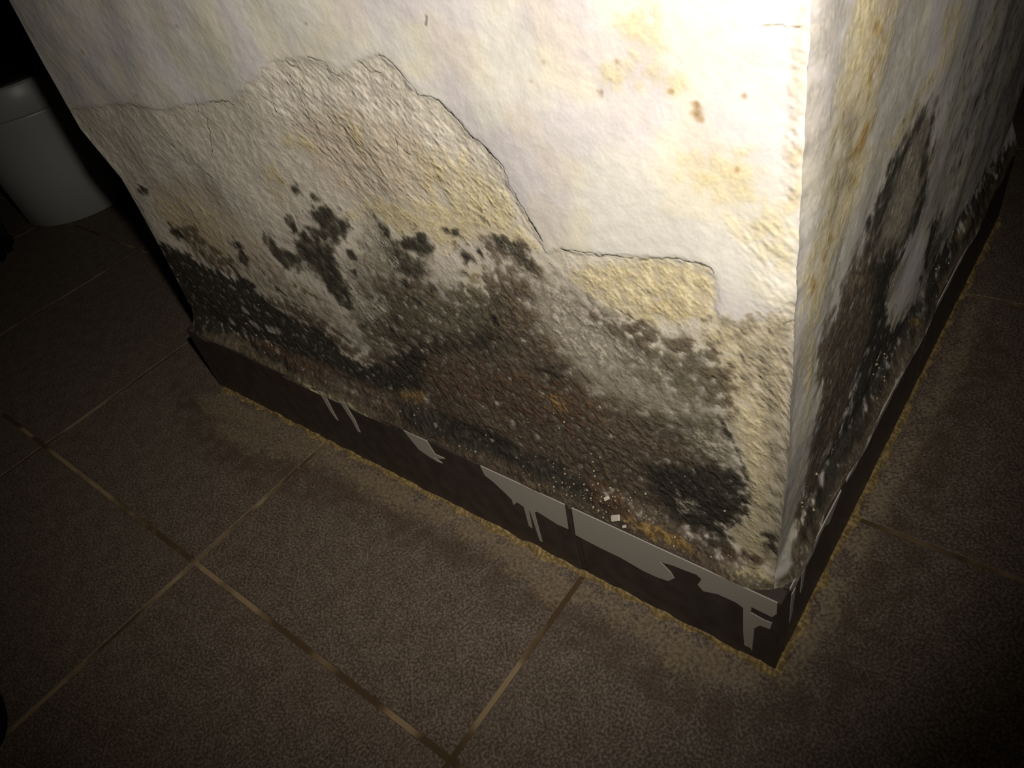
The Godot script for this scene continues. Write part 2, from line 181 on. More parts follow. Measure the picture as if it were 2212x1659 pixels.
	["dot", "spot", 0.8, 0.1, [-9.06, 36.43]],
	["dot", "spot", 0.75, 0.11, [-6.07, 36.76]],
	["dot", "spot", 0.85, 0.14, [-5.05, 36.39]],
	["dot", "spot", 0.9, 0.2, [-4.98, 36.05]],
	["dot", "spot", 0.8, 0.16, [-4.87, 35.88]],
	["dot", "spot", 0.7, 0.09, [-3.44, 34.02]],
	["dot", "spot", 0.7, 0.11, [-11.66, 37.54]],
	["dot", "spot", 0.6, 0.09, [-12.47, 36.82]],
	["dot", "spot", 0.6, 0.1, [-8.11, 37.09]],
	["dot", "spot", 0.6, 0.09, [-8.13, 37.82]],
	["dot", "spot", 0.55, 0.07, [-7.17, 37.58]],
	["dot", "spot", 0.6, 0.07, [-3.16, 36.79]],
	["dot", "spot", 0.6, 0.2, [-53.44, 36.29]],
	["dot", "spot", 0.6, 0.13, [-38.68, 38.42]],
	["dot", "spot", 0.6, 0.19, [-48.45, 33.5]],
	["dot", "spot", 0.5, 0.17, [-48.01, 38.08]],
	["dot", "spot", 0.6, 0.13, [-26.29, 38.79]],
	["dot", "spot", 0.6, 0.21, [-34.81, 26.1]],
	["area", "grime", 1.25, 0.5, [-63.2, 8.6, -57.2, 9.5, -51.8, 9.9, -43.8, 9.6, -37, 9.1, -32, 9.1, -26.4, 8.7, -22.2, 8.8, -17.9, 8.6, -14, 8.3, -10.4, 8.6, -7.1, 8.5, -3.8, 8.9, -0.2, 9.3, 0.1, 7.9, -7.2, 7.4, -15, 7.4, -22.6, 7.5, -29.4, 7.3, -40.9, 6.7, -62.2, 7.4]],
	["area", "brown", 0.8, 0.95, [-26.4, 8.4, -20, 8.5, -14, 8.4, -8.7, 8.5, -3.7, 8.6, -3.6, 7.9, -8.6, 7.6, -15, 7.4, -22.6, 7.5]],
	["area", "brown", 0.75, 0.95, [-51.8, 9.8, -47.1, 10, -43.2, 9.6, -37, 9.3, -32, 9.3, -29.3, 9, -30.4, 8.1, -34.8, 8, -39.5, 8.6, -44.6, 8.6, -50.2, 8.9]],
]
const RIGHT_MARKS := [
	["area", "dull", 0.8, 3, [0.1, 8, -0.5, 42.7, 12.1, 39.7, 15.2, 33.4, 16.4, 25.7, 11.2, 19.9, 2, 6.1]],
	["area", "grime", 1.3, 0.6, [0.1, 8, 3.1, 9.5, 9.6, 9.7, 18.3, 9.6, 28.9, 9.4, 42.1, 9.2, 59.1, 8.9, 78.3, 7.8, 75.4, 4.3, 59.4, 6.9, 40.9, 7.7, 29.7, 7.7, 19.8, 7.9, 9.9, 7.8]],
	["area", "yellow", 0.8, 1.6, [4.4, 39.7, 10.8, 37.8, 9.6, 36.1, 8.8, 34.8, 8.5, 33, 8.5, 29.8, 7.1, 28.7, 5.1, 28.1, 3.9, 25.8, 2.4, 26.4, 1.6, 30.3, 3.1, 31.1, 3.2, 34.5, 3.8, 36.3, 4.2, 38]],
	["area", "ochre", 0.8, 0.6, [7, 36.4, 7.6, 36.3, 7.7, 35.4, 6.8, 35.4]],
	["area", "ochre", 0.75, 0.8, [7.6, 33.4, 8.3, 32.9, 7.7, 32.2, 6.5, 31.7, 5.7, 32.3, 6.8, 32.8]],
	["area", "ochre", 0.7, 0.6, [2.4, 28.8, 3.2, 28.5, 3.1, 27.2, 2.6, 27.3]],
	["area", "yellow", 0.8, 0.8, [17.3, 31.2, 18.8, 30.7, 17.1, 29.5, 14.2, 29.3, 12.8, 29.4, 12, 30, 13.7, 30.3, 15.9, 30.9]],
	["area", "yellow", 0.62, 1.2, [18.3, 34.4, 22.6, 33, 21.9, 30.5, 19.5, 30.2, 18.8, 32.5]],
	["area", "yellow", 0.62, 1.2, [1.4, 30.4, 3.7, 29, 4.7, 21.8, 3.4, 21.1, 1.8, 26.9]],
	["area", "grey", 0.2, 4.75, [22.3, 27.2, 25.7, 29, 27.8, 31.3, 53.5, 25.1, 65.7, 11.2, 54.8, 9.5, 40.1, 10.2, 34.3, 9.8, 28.8, 13.2, 27.7, 18.3, 26.7, 22.3]],
	["area", "grey", 1.15, 1.9, [16.1, 29.9, 20.1, 28.2, 21.5, 25.1, 22.5, 21.6, 21.4, 20.5, 19.9, 19.7, 18.6, 19.3, 15.6, 18.9, 12.2, 17.2, 9.2, 14.5, 6.9, 10.2, 5, 12.2, 6.2, 16.5, 5.8, 20.9, 6.8, 23.2, 9.3, 24.6, 10.6, 26.5, 12.3, 27.3, 14.5, 28.7]],
	["area", "black", 0.72, 1.71, [16.5, 29.7, 17.6, 28.8, 16.4, 27.6, 14.7, 26.8, 14, 25.6, 12.9, 24.3, 11, 24.1, 10.4, 24.7, 10.5, 26.8, 11.9, 27.4, 12.8, 28.6, 14.9, 28.6]],
	["area", "black", 0.6, 1.71, [20.1, 28.1, 21.3, 25.2, 22.3, 21.6, 21.4, 20.5, 19.9, 19.7, 18.6, 19.3, 19.3, 21.7, 19.9, 23.8, 19.3, 26.4]],
	["area", "brown", 0.95, 1.9, [10.4, 24.7, 13.7, 23.2, 19.1, 19.6, 19, 17.9, 17, 16.4, 15.2, 15.5, 12.7, 13.4, 10.5, 11.3, 7.4, 9.8, 4.3, 9.3, 4.2, 10.2, 5.7, 12.3, 5.8, 16.7, 5.9, 18.7, 5.6, 21.1, 4.6, 22.8, 4.9, 24.1, 7.2, 23.5, 7.5, 24.9, 9, 25]],
	["area", "black", 0.95, 1.9, [12, 23.7, 16.5, 21.4, 18.7, 19.5, 18, 18.3, 17.6, 16.6, 20.9, 12.3, 28, 10.4, 31.8, 11.3, 37.5, 10.4, 48, 10.5, 55.4, 9, 46.2, 8.4, 36.1, 8.8, 28.3, 8.6, 21, 9.2, 15.2, 9.2, 8.9, 8.8, 4, 8.5, 4.1, 9.5, 7.9, 10, 11.1, 12, 13.1, 13.5, 14.2, 15.6, 14.8, 17.7, 13, 21.3]],
	["area", "black", 0.8, 1.52, [25.3, 17.9, 29.8, 16.1, 34.2, 12.4, 30.8, 10.2, 26.7, 12.9]],
	["area", "ochre", 0.8, 0.6, [41.2, 9.9, 39.6, 9.7, 37.5, 9.6, 38.4, 9.1, 41.4, 9.2]],
	["area", "ochre", 0.7, 0.6, [25.1, 10.3, 26.9, 9.1, 26.9, 8.5, 25, 9.5]],
	["area", "pale", 0.85, 0.76, [20.4, 18.7, 21.4, 17.8, 19.9, 16.6, 18.5, 16.1, 17.3, 17.7, 17.7, 18.8]],
	["area", "pale", 0.85, 0.85, [28.8, 13.3, 31, 11.8, 29.8, 10.4, 28.4, 10.2, 22.3, 12.3, 21.2, 12, 20.7, 13.4, 26.5, 11.4, 28.6, 11.7]],
	["area", "pale", 0.7, 1.52, [22.3, 25.5, 24.5, 23.9, 26.9, 18.8, 24.1, 18.3, 21.6, 20.1, 23.2, 21.5]],
	["area", "pale", 0.7, 1.14, [16.7, 28.2, 18, 27.3, 17.6, 26.6, 16, 27.4]],
	["area", "pale", 0.66, 1.33, [33.5, 16, 38.5, 12.9, 33, 11.4, 27.9, 13.7, 29.2, 15.3]],
	["streak", "grey", 0.55, 0.5, [7, 28.8, 5.8, 26.8]],
	["streak", "grey", 0.55, 0.5, [5.9, 26.5, 4.8, 24.1]],
	["streak", "grey", 0.55, 0.5, [6.4, 17, 6.3, 13.4]],
	["streak", "grey", 0.55, 0.5, [26.9, 23.4, 27.9, 19]],
	["streak", "grey", 0.55, 0.5, [30.6, 24.2, 31.4, 19.6]],
	["streak", "grey", 0.55, 0.5, [33.7, 26, 33.7, 21.9]],
	["streak", "grey", 0.55, 0.5, [37.8, 20.1, 37, 17.2]],
	["streak", "grey", 0.55, 0.5, [16.8, 26.6, 16.3, 24.3]],
	["streak", "grey", 0.55, 0.5, [15.3, 24.1, 14, 22.4]],
	["streak", "brown", 0.62, 0.35, [33.4, 23.7, 34, 20.1]],
	["streak", "brown", 0.62, 0.35, [36.6, 25.5, 37.3, 21.4]],
	["streak", "brown", 0.62, 0.35, [33.4, 19.3, 33, 16.6]],
	["streak", "brown", 0.62, 0.35, [13.2, 25.2, 11.9, 24.1]],
	["area", "ochre", 0.9, 0.35, [7.1, 36.1, 7.7, 35.9, 8, 35.4, 7.2, 35.7]],
	["area", "ochre", 0.9, 0.35, [6.7, 35.8, 7.3, 35.6, 7.5, 35.1, 6.8, 35.4]],
	["area", "ochre", 0.9, 0.35, [6.6, 35.5, 7.2, 35.3, 7.4, 34.8, 6.7, 35.1]],
	["area", "ochre", 0.9, 0.35, [7.5, 36.8, 8, 36.5, 8.3, 36, 7.6, 36.3]],
	["area", "ochre", 0.9, 0.35, [6.9, 34.6, 7.4, 34.3, 7.7, 33.8, 7, 34.2]],
	["area", "ochre", 0.9, 0.35, [6.9, 33, 7.5, 32.7, 7.8, 32.1, 7, 32.5]],
	["area", "ochre", 0.9, 0.35, [6.3, 32.7, 6.9, 32.4, 7.2, 31.8, 6.4, 32.2]],
	["area", "ochre", 0.9, 0.35, [5.9, 32.5, 6.5, 32.1, 6.7, 31.6, 6, 32]],
	["area", "ochre", 0.9, 0.35, [6.6, 31.2, 7.3, 30.8, 7.5, 30.2, 6.8, 30.6]],
	["area", "ochre", 0.9, 0.35, [6.4, 37.4, 7, 37.2, 7.2, 36.8, 6.5, 37]],
	["area", "ochre", 0.9, 0.35, [4.2, 29.8, 4.8, 29.4, 5, 28.8, 4.3, 29.2]],
	["area", "ochre", 0.9, 0.35, [3.4, 29.4, 4, 29, 4.2, 28.4, 3.5, 28.8]],
	["area", "grey", 0.5, 2.28, [3.3, 34.4, 4.9, 35.5, 6.5, 33.7, 6.3, 31, 4.4, 30.3]],
	["streak", "cream", 0.75, 0.5, [3.6, 25.5, 3.8, 21.1, 3.9, 15.8, 3.4, 10.2]],
]
const FLOOR_MARKS := [
	["area", "lime", 0.85, 1.2, [-64.5, 2.1, -61.8, 0.4, -52.2, 0.4, -45.1, 0.1, -35, 0.4, -26.8, 0.1, -14.6, 0.6, -5.5, 0.3, -0.8, 0.6, -0.2, 2, -4, 3.3, -7.7, 2.8, -12.6, 2.1, -16, 3.2, -22.3, 2.1, -27.8, 2, -34.4, 2.8, -41.4, 2.2, -46, 3, -51.1, 4.9, -57.1, 4.7]],
	["area", "lime", 0.62, 1, [-0.9, 0.3, 0, -1.8, 0.2, -6.3, 0.3, -9.4, 0.4, -14, 0.4, -19, 0.8, -24.8, 0.9, -35, 1, -45.5, 2, -44.3, 2.5, -34.3, 2.1, -24.9, 1.8, -17.7, 1.7, -11.9, 1.7, -7.2, 1.8, -3.6, 1, 0.5]],
	["area", "umber", 0.8, 2.5, [-69.6, 1.9, -61.1, 1.3, -44.6, 0.5, -26.1, 1.1, -14.3, 1.3, -5, 1.2, -0.2, 1.3, 1.5, -2.7, 2, -7.3, 2.1, -13.5, 2.7, -24, 2.3, -39.8, 4.8, -36.7, 4.3, -24.3, 4.3, -15.7, 4.6, -8.5, 4.2, -2.5, 2.3, 2.4, -1.4, 4.8, -6.4, 5.1, -14.3, 4.4, -23.1, 4.5, -32.6, 4.6, -43.3, 6.4, -55.6, 7.5]],
	["area", "umber", 0.62, 1, [-0.5, -0, 0.8, -0.1, 2.4, -0.4, 3, 1.3, 0, 2.5]],
	["area", "umber", 1, 0.6, [-25.8, 3.1, -25, 2.5, -24.2, 3.1, -25, 3.7]],
	["area", "umber", 1, 0.6, [-24.3, 1.6, -23.4, 1.1, -22.7, 1.7, -23.4, 2.3]],
	["area", "umber", 1, 0.6, [-25.9, 4.1, -25.1, 3.6, -24.3, 4.1, -25.1, 4.8]],
	["area", "umber", 1, 0.6, [-5, -2, -4.4, -2.4, -3.9, -1.9, -4.5, -1.4]],
	["area", "umber", 1, 0.6, [2.7, -10.3, 3.4, -10.7, 3.7, -10.1, 3.1, -9.6]],
	["area", "umber", 1, 0.6, [2.1, -28.4, 2.8, -28.9, 3.3, -27.9, 2.6, -27.3]],
	["area", "umber", 1, 0.6, [-21, 2.1, -20.2, 1.5, -19.5, 2.1, -20.2, 2.7]],
	["area", "umber", 1, 0.6, [-48, 1.6, -46.9, 0.9, -45.6, 1.6, -46.6, 2.4]],
]
const SMEARS := [
	[-22.71, 8, -19.19, 8, -15.11, 8, -15.27, 5.11, -16.21, 5.04, -17.19, 5.29, -18, 5.44, -18.28, 5.1, -18.29, 1.45, -18.54, 1.52, -18.69, 5.01, -18.83, 5.15, -18.99, 2.76, -19.28, 2.87, -19.24, 5.22, -19.81, 5.43, -20.31, 4.79, -20.33, 5.45, -21.1, 6.09, -21.81, 6.66, -22.53, 7.01],
	[-14.5, 8, -8.67, 8, -3.62, 8, -0.24, 8, -0.22, 6.82, -0.47, 6.24, -1.27, 6.27, -1.73, 6.3, -1.77, 5.63, -0.95, 5.49, -0.44, 5.58, -0.52, 4.8, -1.15, 4.66, -1.49, 4.02, -1.56, 1.1, -1.66, 1.36, -2.09, 1.36, -2.19, 3.15, -2.24, 5.75, -2.72, 5.98, -3.93, 5.92, -4.87, 5.48, -5.24, 5.92, -4.97, 6.76, -5.3, 7.02, -6.1, 6.87, -6.91, 6.78, -7.91, 6.5, -7.56, 6.24, -7.12, 5.83, -6.91, 5.35, -7.38, 4.66, -8.21, 4.45, -9.26, 4.41, -11.04, 4.69, -12.53, 4.67, -14.69, 4.78],
	[-41.45, 8, -40.7, 8, -40.68, 5.59, -40.59, 4.68, -40.89, 4.85, -41.19, 5.61],
	[-38.74, 8, -38.02, 8, -37.59, 6.04, -37.69, 4.47, -38.02, 4.55, -38.14, 5.79],
	[-30.82, 8, -29.51, 8, -28.23, 8, -27.8, 6.7, -26.69, 6.73, -27.32, 6.35, -28.07, 6.23, -27.29, 5.86, -27.83, 5.74, -28.84, 5.95, -29.77, 6.26],
]
const SIDE_SMEARS := [
	[1.2, 8, 2.12, 8, 3.04, 8, 3.97, 8, 4.89, 8, 5.81, 8, 6.73, 8, 7.66, 8, 8.58, 8, 9.5, 8, 9.5, 7.77, 8.58, 7.21, 7.66, 6.58, 6.73, 7.49, 5.81, 7.43, 4.89, 6.81, 3.97, 6.84, 3.04, 7.09, 2.12, 6.9, 1.2, 7.77],
	[10.5, 8, 11.38, 8, 12.27, 8, 13.15, 8, 14.04, 8, 14.92, 8, 15.81, 8, 16.69, 8, 17.58, 8, 18.46, 8, 19.35, 8, 20.23, 8, 21.12, 8, 22, 8, 22, 7.8, 21.12, 7.25, 20.23, 7.66, 19.35, 7.3, 18.46, 7.26, 17.58, 7.39, 16.69, 7.18, 15.81, 7.32, 14.92, 7.61, 14.04, 7.32, 13.15, 7.41, 12.27, 7.2, 11.38, 7.42, 10.5, 7.73],
	[23, 8, 24, 8, 25, 8, 26, 8, 27, 8, 28, 8, 28, 7.78, 27, 7.34, 26, 7.46, 25, 7.27, 24, 7.68, 23, 7.86],
	[29.5, 8, 30.35, 8, 31.21, 8, 32.06, 8, 32.91, 8, 33.76, 8, 34.62, 8, 35.47, 8, 36.32, 8, 37.18, 8, 38.03, 8, 38.88, 8, 39.74, 8, 40.59, 8, 41.44, 8, 42.29, 8, 43.15, 8, 44, 8, 44, 7.84, 43.15, 7.56, 42.29, 7.55, 41.44, 7.5, 40.59, 7.58, 39.74, 7.45, 38.88, 7.53, 38.03, 7.31, 37.18, 7.61, 36.32, 7.65, 35.47, 7.66, 34.62, 7.35, 33.76, 7.33, 32.91, 7.52, 32.06, 7.38, 31.21, 7.54, 30.35, 7.33, 29.5, 7.82],
	[1.6, 6.8, 2.2, 6.8, 2.1, 4, 1.8, 3.2],
	[3.2, 6.9, 3.7, 6.9, 3.6, 5, 3.3, 4.6],
]

const WALL_LOW := 7.6      # cm, foot of the plaster faces
const WALL_TOP := 62.0     # cm, top of the worked part of the faces
const PILLAR_WIDE := 62.6
const PILLAR_DEEP := 58.0
const TILE := 0.30
const GROUT_X := -0.1463
const GROUT_Z := 0.1599

# colour pairs (sRGB 0-255) of what grows or seeps on the plaster: dark grain, light grain, edge raggedness, speckle, softness, cover
const MATTER := {
	"bare": [Vector3(194, 184, 167), Vector3(220, 211, 196), 0.5, 0.4, 0.45, 0.80],
	"wash": [Vector3(160, 138, 112), Vector3(190, 170, 144), 0.8, 0.6, 1.1, 0.55],
	"yellow": [Vector3(174, 152, 96), Vector3(212, 197, 152), 0.8, 0.7, 1.0, 0.62],
	"dull": [Vector3(120, 116, 108), Vector3(170, 164, 152), 0.8, 0.7, 0.9, 0.60],
	"grey": [Vector3(92, 85, 74), Vector3(158, 149, 132), 0.8, 0.9, 0.85, 0.82],
	"brown": [Vector3(56, 46, 38), Vector3(108, 93, 77), 0.7, 0.8, 0.75, 0.88],
	"olive": [Vector3(54, 50, 40), Vector3(112, 103, 84), 0.8, 0.7, 0.95, 0.82],
	"black": [Vector3(36, 34, 30), Vector3(64, 59, 51), 0.8, 0.5, 0.70, 0.92],
	"rust": [Vector3(58, 38, 28), Vector3(100, 74, 55), 0.8, 0.9, 1.0, 0.62],
	"ochre": [Vector3(124, 94, 46), Vector3(172, 142, 86), 0.8, 0.9, 0.9, 0.75],
	"pale": [Vector3(140, 132, 118), Vector3(192, 184, 168), 0.7, 0.8, 0.85, 0.80],
	"cream": [Vector3(176, 161, 126), Vector3(212, 200, 168), 0.7, 0.7, 0.80, 0.80],
	"grime": [Vector3(58, 49, 38), Vector3(124, 110, 84), 0.9, 1.1, 0.90, 0.85],
	"white_fleck": [Vector3(170, 164, 152), Vector3(214, 208, 196), 0.3, 0.2, 0.60, 0.80],  # small white specks, glints on the dark mould painted into the colour
	"spot": [Vector3(116, 86, 52), Vector3(160, 130, 92), 0.5, 0.4, 0.80, 0.80],
}
const ORDER := ["bare", "dull", "wash", "yellow", "grime", "grey", "brown", "olive", "black", "rust", "ochre", "pale", "cream", "white_fleck", "spot"]

var taken := {}


func _ready() -> void:
	set_view_and_light()
	build_room()
	build_floor()
	build_pillar()
	build_baseboards()
	build_debris()
	build_bin()
	build_bag()
	build_shoe()


func set_view_and_light() -> void:
	var cam := Camera3D.new()
	cam.name = "camera"
	var right := Vector3(0.78420, -0.18837, -0.59123)
	var up := Vector3(-0.28995, 0.73115, -0.61753)
	var back := Vector3(0.54860, 0.65570, 0.51875)
	var eye := Vector3(0.07279, 0.47725, 0.23150)
	cam.transform = Transform3D(Basis(right, up, back).orthonormalized(), eye)
	cam.fov = 55.2854
	cam.near = 0.01
	cam.far = 20.0
	add_child(cam)
	cam.current = true

	var env := Environment.new()
	env.background_mode = Environment.BG_COLOR
	env.background_color = Color(0, 0, 0)
	env.tonemap_mode = Environment.TONE_MAPPER_LINEAR
	env.tonemap_exposure = 1.0
	env.sdfgi_enabled = true
	env.ssao_enabled = true
	env.ssil_enabled = true
	var around := WorldEnvironment.new()
	around.name = "surroundings"
	around.environment = env
	add_child(around)

	# the flash of the camera: a small lamp held just above and to the right of the lens
	var flash := SpotLight3D.new()
	flash.name = "camera_flash"
	flash.position = eye + right * 0.045 + Vector3.UP * 0.10
	flash.light_color = Color(1.0, 0.975, 0.925)
	flash.light_energy = 0.315
	flash.light_size = 0.006
	flash.spot_angle = 44.0
	flash.spot_angle_attenuation = 1.0
	flash.spot_range = 8.0
	flash.spot_attenuation = 2.0
	flash.shadow_enabled = true
	add_child(flash)
	flash.look_at_from_position(flash.position, flash.position + Vector3(-0.6213, -0.5801, -0.5267), Vector3.UP)


# ------------------------------------------------------------------ helpers
func numbered(called: String) -> String:
	var n: int = taken.get(called, 0)
	taken[called] = n + 1
	return called if n == 0 else "%s_%03d" % [called, n]


func thing(called: String, label: String, category: String, at: Vector3, group := "") -> Node3D:
	var o := Node3D.new()
	o.name = numbered(called)
	add_child(o)
	o.position = at
	tag(o, label, category, group)
	return o


func tag(o: Node, label: String, category: String, group := "") -> void:
	o.set_meta("label", label)
	o.set_meta("category", category)
	if group != "":
		o.set_meta("group", group)


func structure(called: String) -> Node3D:
	var o := Node3D.new()
	o.name = called
	add_child(o)
	o.set_meta("kind", "structure")
	return o


func piece(called: String, mesh: Mesh, mat: Material, parent: Node, at := Vector3.ZERO) -> MeshInstance3D:
	var o := MeshInstance3D.new()
	o.name = called
	o.mesh = mesh
	o.material_override = mat
	o.position = at
	parent.add_child(o, true)
	return o


func plain(color: Color, rough := 0.85, spec := 0.5) -> StandardMaterial3D:
	var m := StandardMaterial3D.new()
	m.albedo_color = color
	m.roughness = rough
	m.metallic_specular = spec
	return m


func noise_of(seed_value: int, freq: float, octaves: int, kind := FastNoiseLite.TYPE_SIMPLEX_SMOOTH) -> FastNoiseLite:
	var n := FastNoiseLite.new()
	n.seed = seed_value
	n.noise_type = kind
	n.frequency = freq
	n.fractal_type = FastNoiseLite.FRACTAL_FBM if octaves > 1 else FastNoiseLite.FRACTAL_NONE
	n.fractal_octaves = octaves
	return n


func noise_bytes(seed_value: int, freq: float, octaves: int, w: int, h: int) -> PackedByteArray:
	var im := noise_of(seed_value, freq, octaves).get_image(w, h)
	im.convert(Image.FORMAT_L8)
	return im.get_data()


func grid_mesh(nx: int, ny: int, points: PackedVector3Array, uvs: PackedVector2Array) -> ArrayMesh:
	# i runs to the right and j upwards, as seen from outside
	var index := PackedInt32Array()
	index.resize((nx - 1) * (ny - 1) * 6)
	var k := 0
	for j in ny - 1:
		for i in nx - 1:
			var a := j * nx + i
			index[k] = a
			index[k + 1] = a + nx
			index[k + 2] = a + nx + 1
			index[k + 3] = a
			index[k + 4] = a + nx + 1
			index[k + 5] = a + 1
			k += 6
	var arrays := []
	arrays.resize(Mesh.ARRAY_MAX)
	arrays[Mesh.ARRAY_VERTEX] = points
	arrays[Mesh.ARRAY_TEX_UV] = uvs
	arrays[Mesh.ARRAY_INDEX] = index
	var raw := ArrayMesh.new()
	raw.add_surface_from_arrays(Mesh.PRIMITIVE_TRIANGLES, arrays)
	var st := SurfaceTool.new()
	st.create_from(raw, 0)
	st.generate_normals()
	return st.commit()


func quad(st: SurfaceTool, a: Vector3, b: Vector3, c: Vector3, d: Vector3) -> void:
	# a, b, c, d clockwise as seen from outside
	for p in [a, b, c, a, c, d]:
		st.add_vertex(p)


func oriented(st: SurfaceTool, pts: Array, outward: Vector3) -> void:
	# a flat convex face turned so that it looks along outward
	var n: Vector3 = (pts[1] - pts[0]).cross(pts[2] - pts[0])
	var list := pts
	if n.dot(outward) > 0.0:
		list = pts.duplicate()
		list.reverse()
	for i in range(1, list.size() - 1):
		st.add_vertex(list[0])
		st.add_vertex(list[i])
		st.add_vertex(list[i + 1])


func bevel_box(lo: Vector3, hi: Vector3, b: float) -> ArrayMesh:
	var st := SurfaceTool.new()
	st.begin(Mesh.PRIMITIVE_TRIANGLES)
	st.set_smooth_group(-1)
	var c := (lo + hi) * 0.5
	var e := (hi - lo) * 0.5
	for ax in 3:
		var u := (ax + 1) % 3
		var v := (ax + 2) % 3
		for s in [-1.0, 1.0]:
			var pts := []
			for q in [[-1, -1], [1, -1], [1, 1], [-1, 1]]:
				var p := Vector3.ZERO
				p[ax] = s * e[ax]
				p[u] = q[0] * (e[u] - b)
				p[v] = q[1] * (e[v] - b)
				pts.append(c + p)
			var n := Vector3.ZERO
			n[ax] = s
			oriented(st, pts, n)
		# edges along ax
		for s in [-1.0, 1.0]:
			for t in [-1.0, 1.0]:
				var pts := []
				for q in [[-1, 0], [1, 0], [1, 1], [-1, 1]]:
					var p := Vector3.ZERO
					p[ax] = q[0] * (e[ax] - b)
					p[u] = s * (e[u] - (b if q[1] == 1 else 0.0))
					p[v] = t * (e[v] - (0.0 if q[1] == 1 else b))
					pts.append(c + p)
				var n := Vector3.ZERO
				n[u] = s
				n[v] = t
				oriented(st, pts, n)
	for sx in [-1.0, 1.0]:
		for sy in [-1.0, 1.0]:
			for sz in [-1.0, 1.0]:
				var s := Vector3(sx, sy, sz)
				oriented(st, [c + s * (e - Vector3(0, b, b)), c + s * (e - Vector3(b, 0, b)), c + s * (e - Vector3(b, b, 0))], s)
	st.generate_normals()
	return st.commit()


func lathe(profile: Array, turns := 40) -> ArrayMesh:
	# profile: Vector2(radius, height) from the bottom outside up and round
	var nx := turns + 1
	var pts := PackedVector3Array()
	var uvs := PackedVector2Array()
	for j in profile.size():
		for i in nx:
			var a := TAU * i / turns
			pts.append(Vector3(sin(a) * profile[j].x, profile[j].y, cos(a) * profile[j].x))
			uvs.append(Vector2(float(i) / turns, float(j) / profile.size()))
	return grid_mesh(nx, profile.size(), pts, uvs)


# ------------------------------------------------------------------ marks on a surface
func to_segment(p: Vector2, a: Vector2, b: Vector2) -> float:
	var ab := b - a
	var l := ab.length_squared()
	var t := 0.0 if l < 1e-9 else clampf((p - a).dot(ab) / l, 0.0, 1.0)
	return p.distance_to(a + ab * t)


func lay_marks(marks: Array, x0: float, y0: float, nx: int, ny: int, cell: float) -> Dictionary:
	var layers := {}
	for m: Array in marks:
		var layer: String = m[1]
		if layer == "crack_shade":
			continue
		if not layers.has(layer):
			var blank := PackedFloat32Array()
			blank.resize(nx * ny)
			layers[layer] = blank
		var field: PackedFloat32Array = layers[layer]
		var cover: float = m[2]
		var soft: float = m[3]
		var flat: Array = m[4]
		var pts := PackedVector2Array()
		for i in range(0, flat.size(), 2):
			pts.append(Vector2(flat[i], flat[i + 1]))
		var lo := pts[0]
		var hi := pts[0]
		for p in pts:
			lo = lo.min(p)
			hi = hi.max(p)
		var reach := soft * 1.5 + cell
		var i0 := maxi(0, int((lo.x - reach - x0) / cell))
		var i1 := mini(nx - 1, int((hi.x + reach - x0) / cell) + 1)
		var j0 := maxi(0, int((lo.y - reach - y0) / cell))
		var j1 := mini(ny - 1, int((hi.y + reach - y0) / cell) + 1)
		var n := pts.size()
		for j in range(j0, j1 + 1):
			for i in range(i0, i1 + 1):
				var p := Vector2(x0 + i * cell, y0 + j * cell)
				var d := 1e9
				if m[0] == "dot":
					d = p.distance_to(pts[0]) - soft
				elif m[0] == "streak":
					for k in n - 1:
						d = minf(d, to_segment(p, pts[k], pts[k + 1]))
					d -= soft * 0.5
				else:
					var inside := false
					for k in n:
						var a := pts[k]
						var b := pts[(k + 1) % n]
						d = minf(d, to_segment(p, a, b))
						if (a.y > p.y) != (b.y > p.y) and p.x < (b.x - a.x) * (p.y - a.y) / (b.y - a.y) + a.x:
							inside = not inside
					if inside:
						d = -d
				var v := clampf(0.5 - d / maxf(soft, 0.12), 0.0, 1.0) * cover
				if v > field[j * nx + i]:
					field[j * nx + i] = v
		layers[layer] = field
	return layers


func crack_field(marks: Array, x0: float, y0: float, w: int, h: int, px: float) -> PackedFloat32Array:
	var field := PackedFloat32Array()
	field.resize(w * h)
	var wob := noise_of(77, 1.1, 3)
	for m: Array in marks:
		if m[1] != "crack_shade":
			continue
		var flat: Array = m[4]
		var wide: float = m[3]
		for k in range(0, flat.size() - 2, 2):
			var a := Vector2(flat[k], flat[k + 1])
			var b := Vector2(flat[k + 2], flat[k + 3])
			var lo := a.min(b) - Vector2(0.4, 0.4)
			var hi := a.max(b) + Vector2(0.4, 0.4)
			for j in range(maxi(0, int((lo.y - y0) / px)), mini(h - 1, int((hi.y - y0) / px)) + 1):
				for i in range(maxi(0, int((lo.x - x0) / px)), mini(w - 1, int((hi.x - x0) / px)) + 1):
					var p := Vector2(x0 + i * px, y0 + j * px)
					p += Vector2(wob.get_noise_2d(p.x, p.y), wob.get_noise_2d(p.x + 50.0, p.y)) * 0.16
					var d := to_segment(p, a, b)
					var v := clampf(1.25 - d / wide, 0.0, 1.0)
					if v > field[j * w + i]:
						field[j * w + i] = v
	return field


func upsample(field: PackedFloat32Array, nx: int, ny: int, w: int, h: int) -> PackedFloat32Array:
	var im := Image.create_from_data(nx, ny, false, Image.FORMAT_RF, field.to_byte_array())
	im.resize(w, h, Image.INTERPOLATE_BILINEAR)
	return im.get_data().to_float32_array()


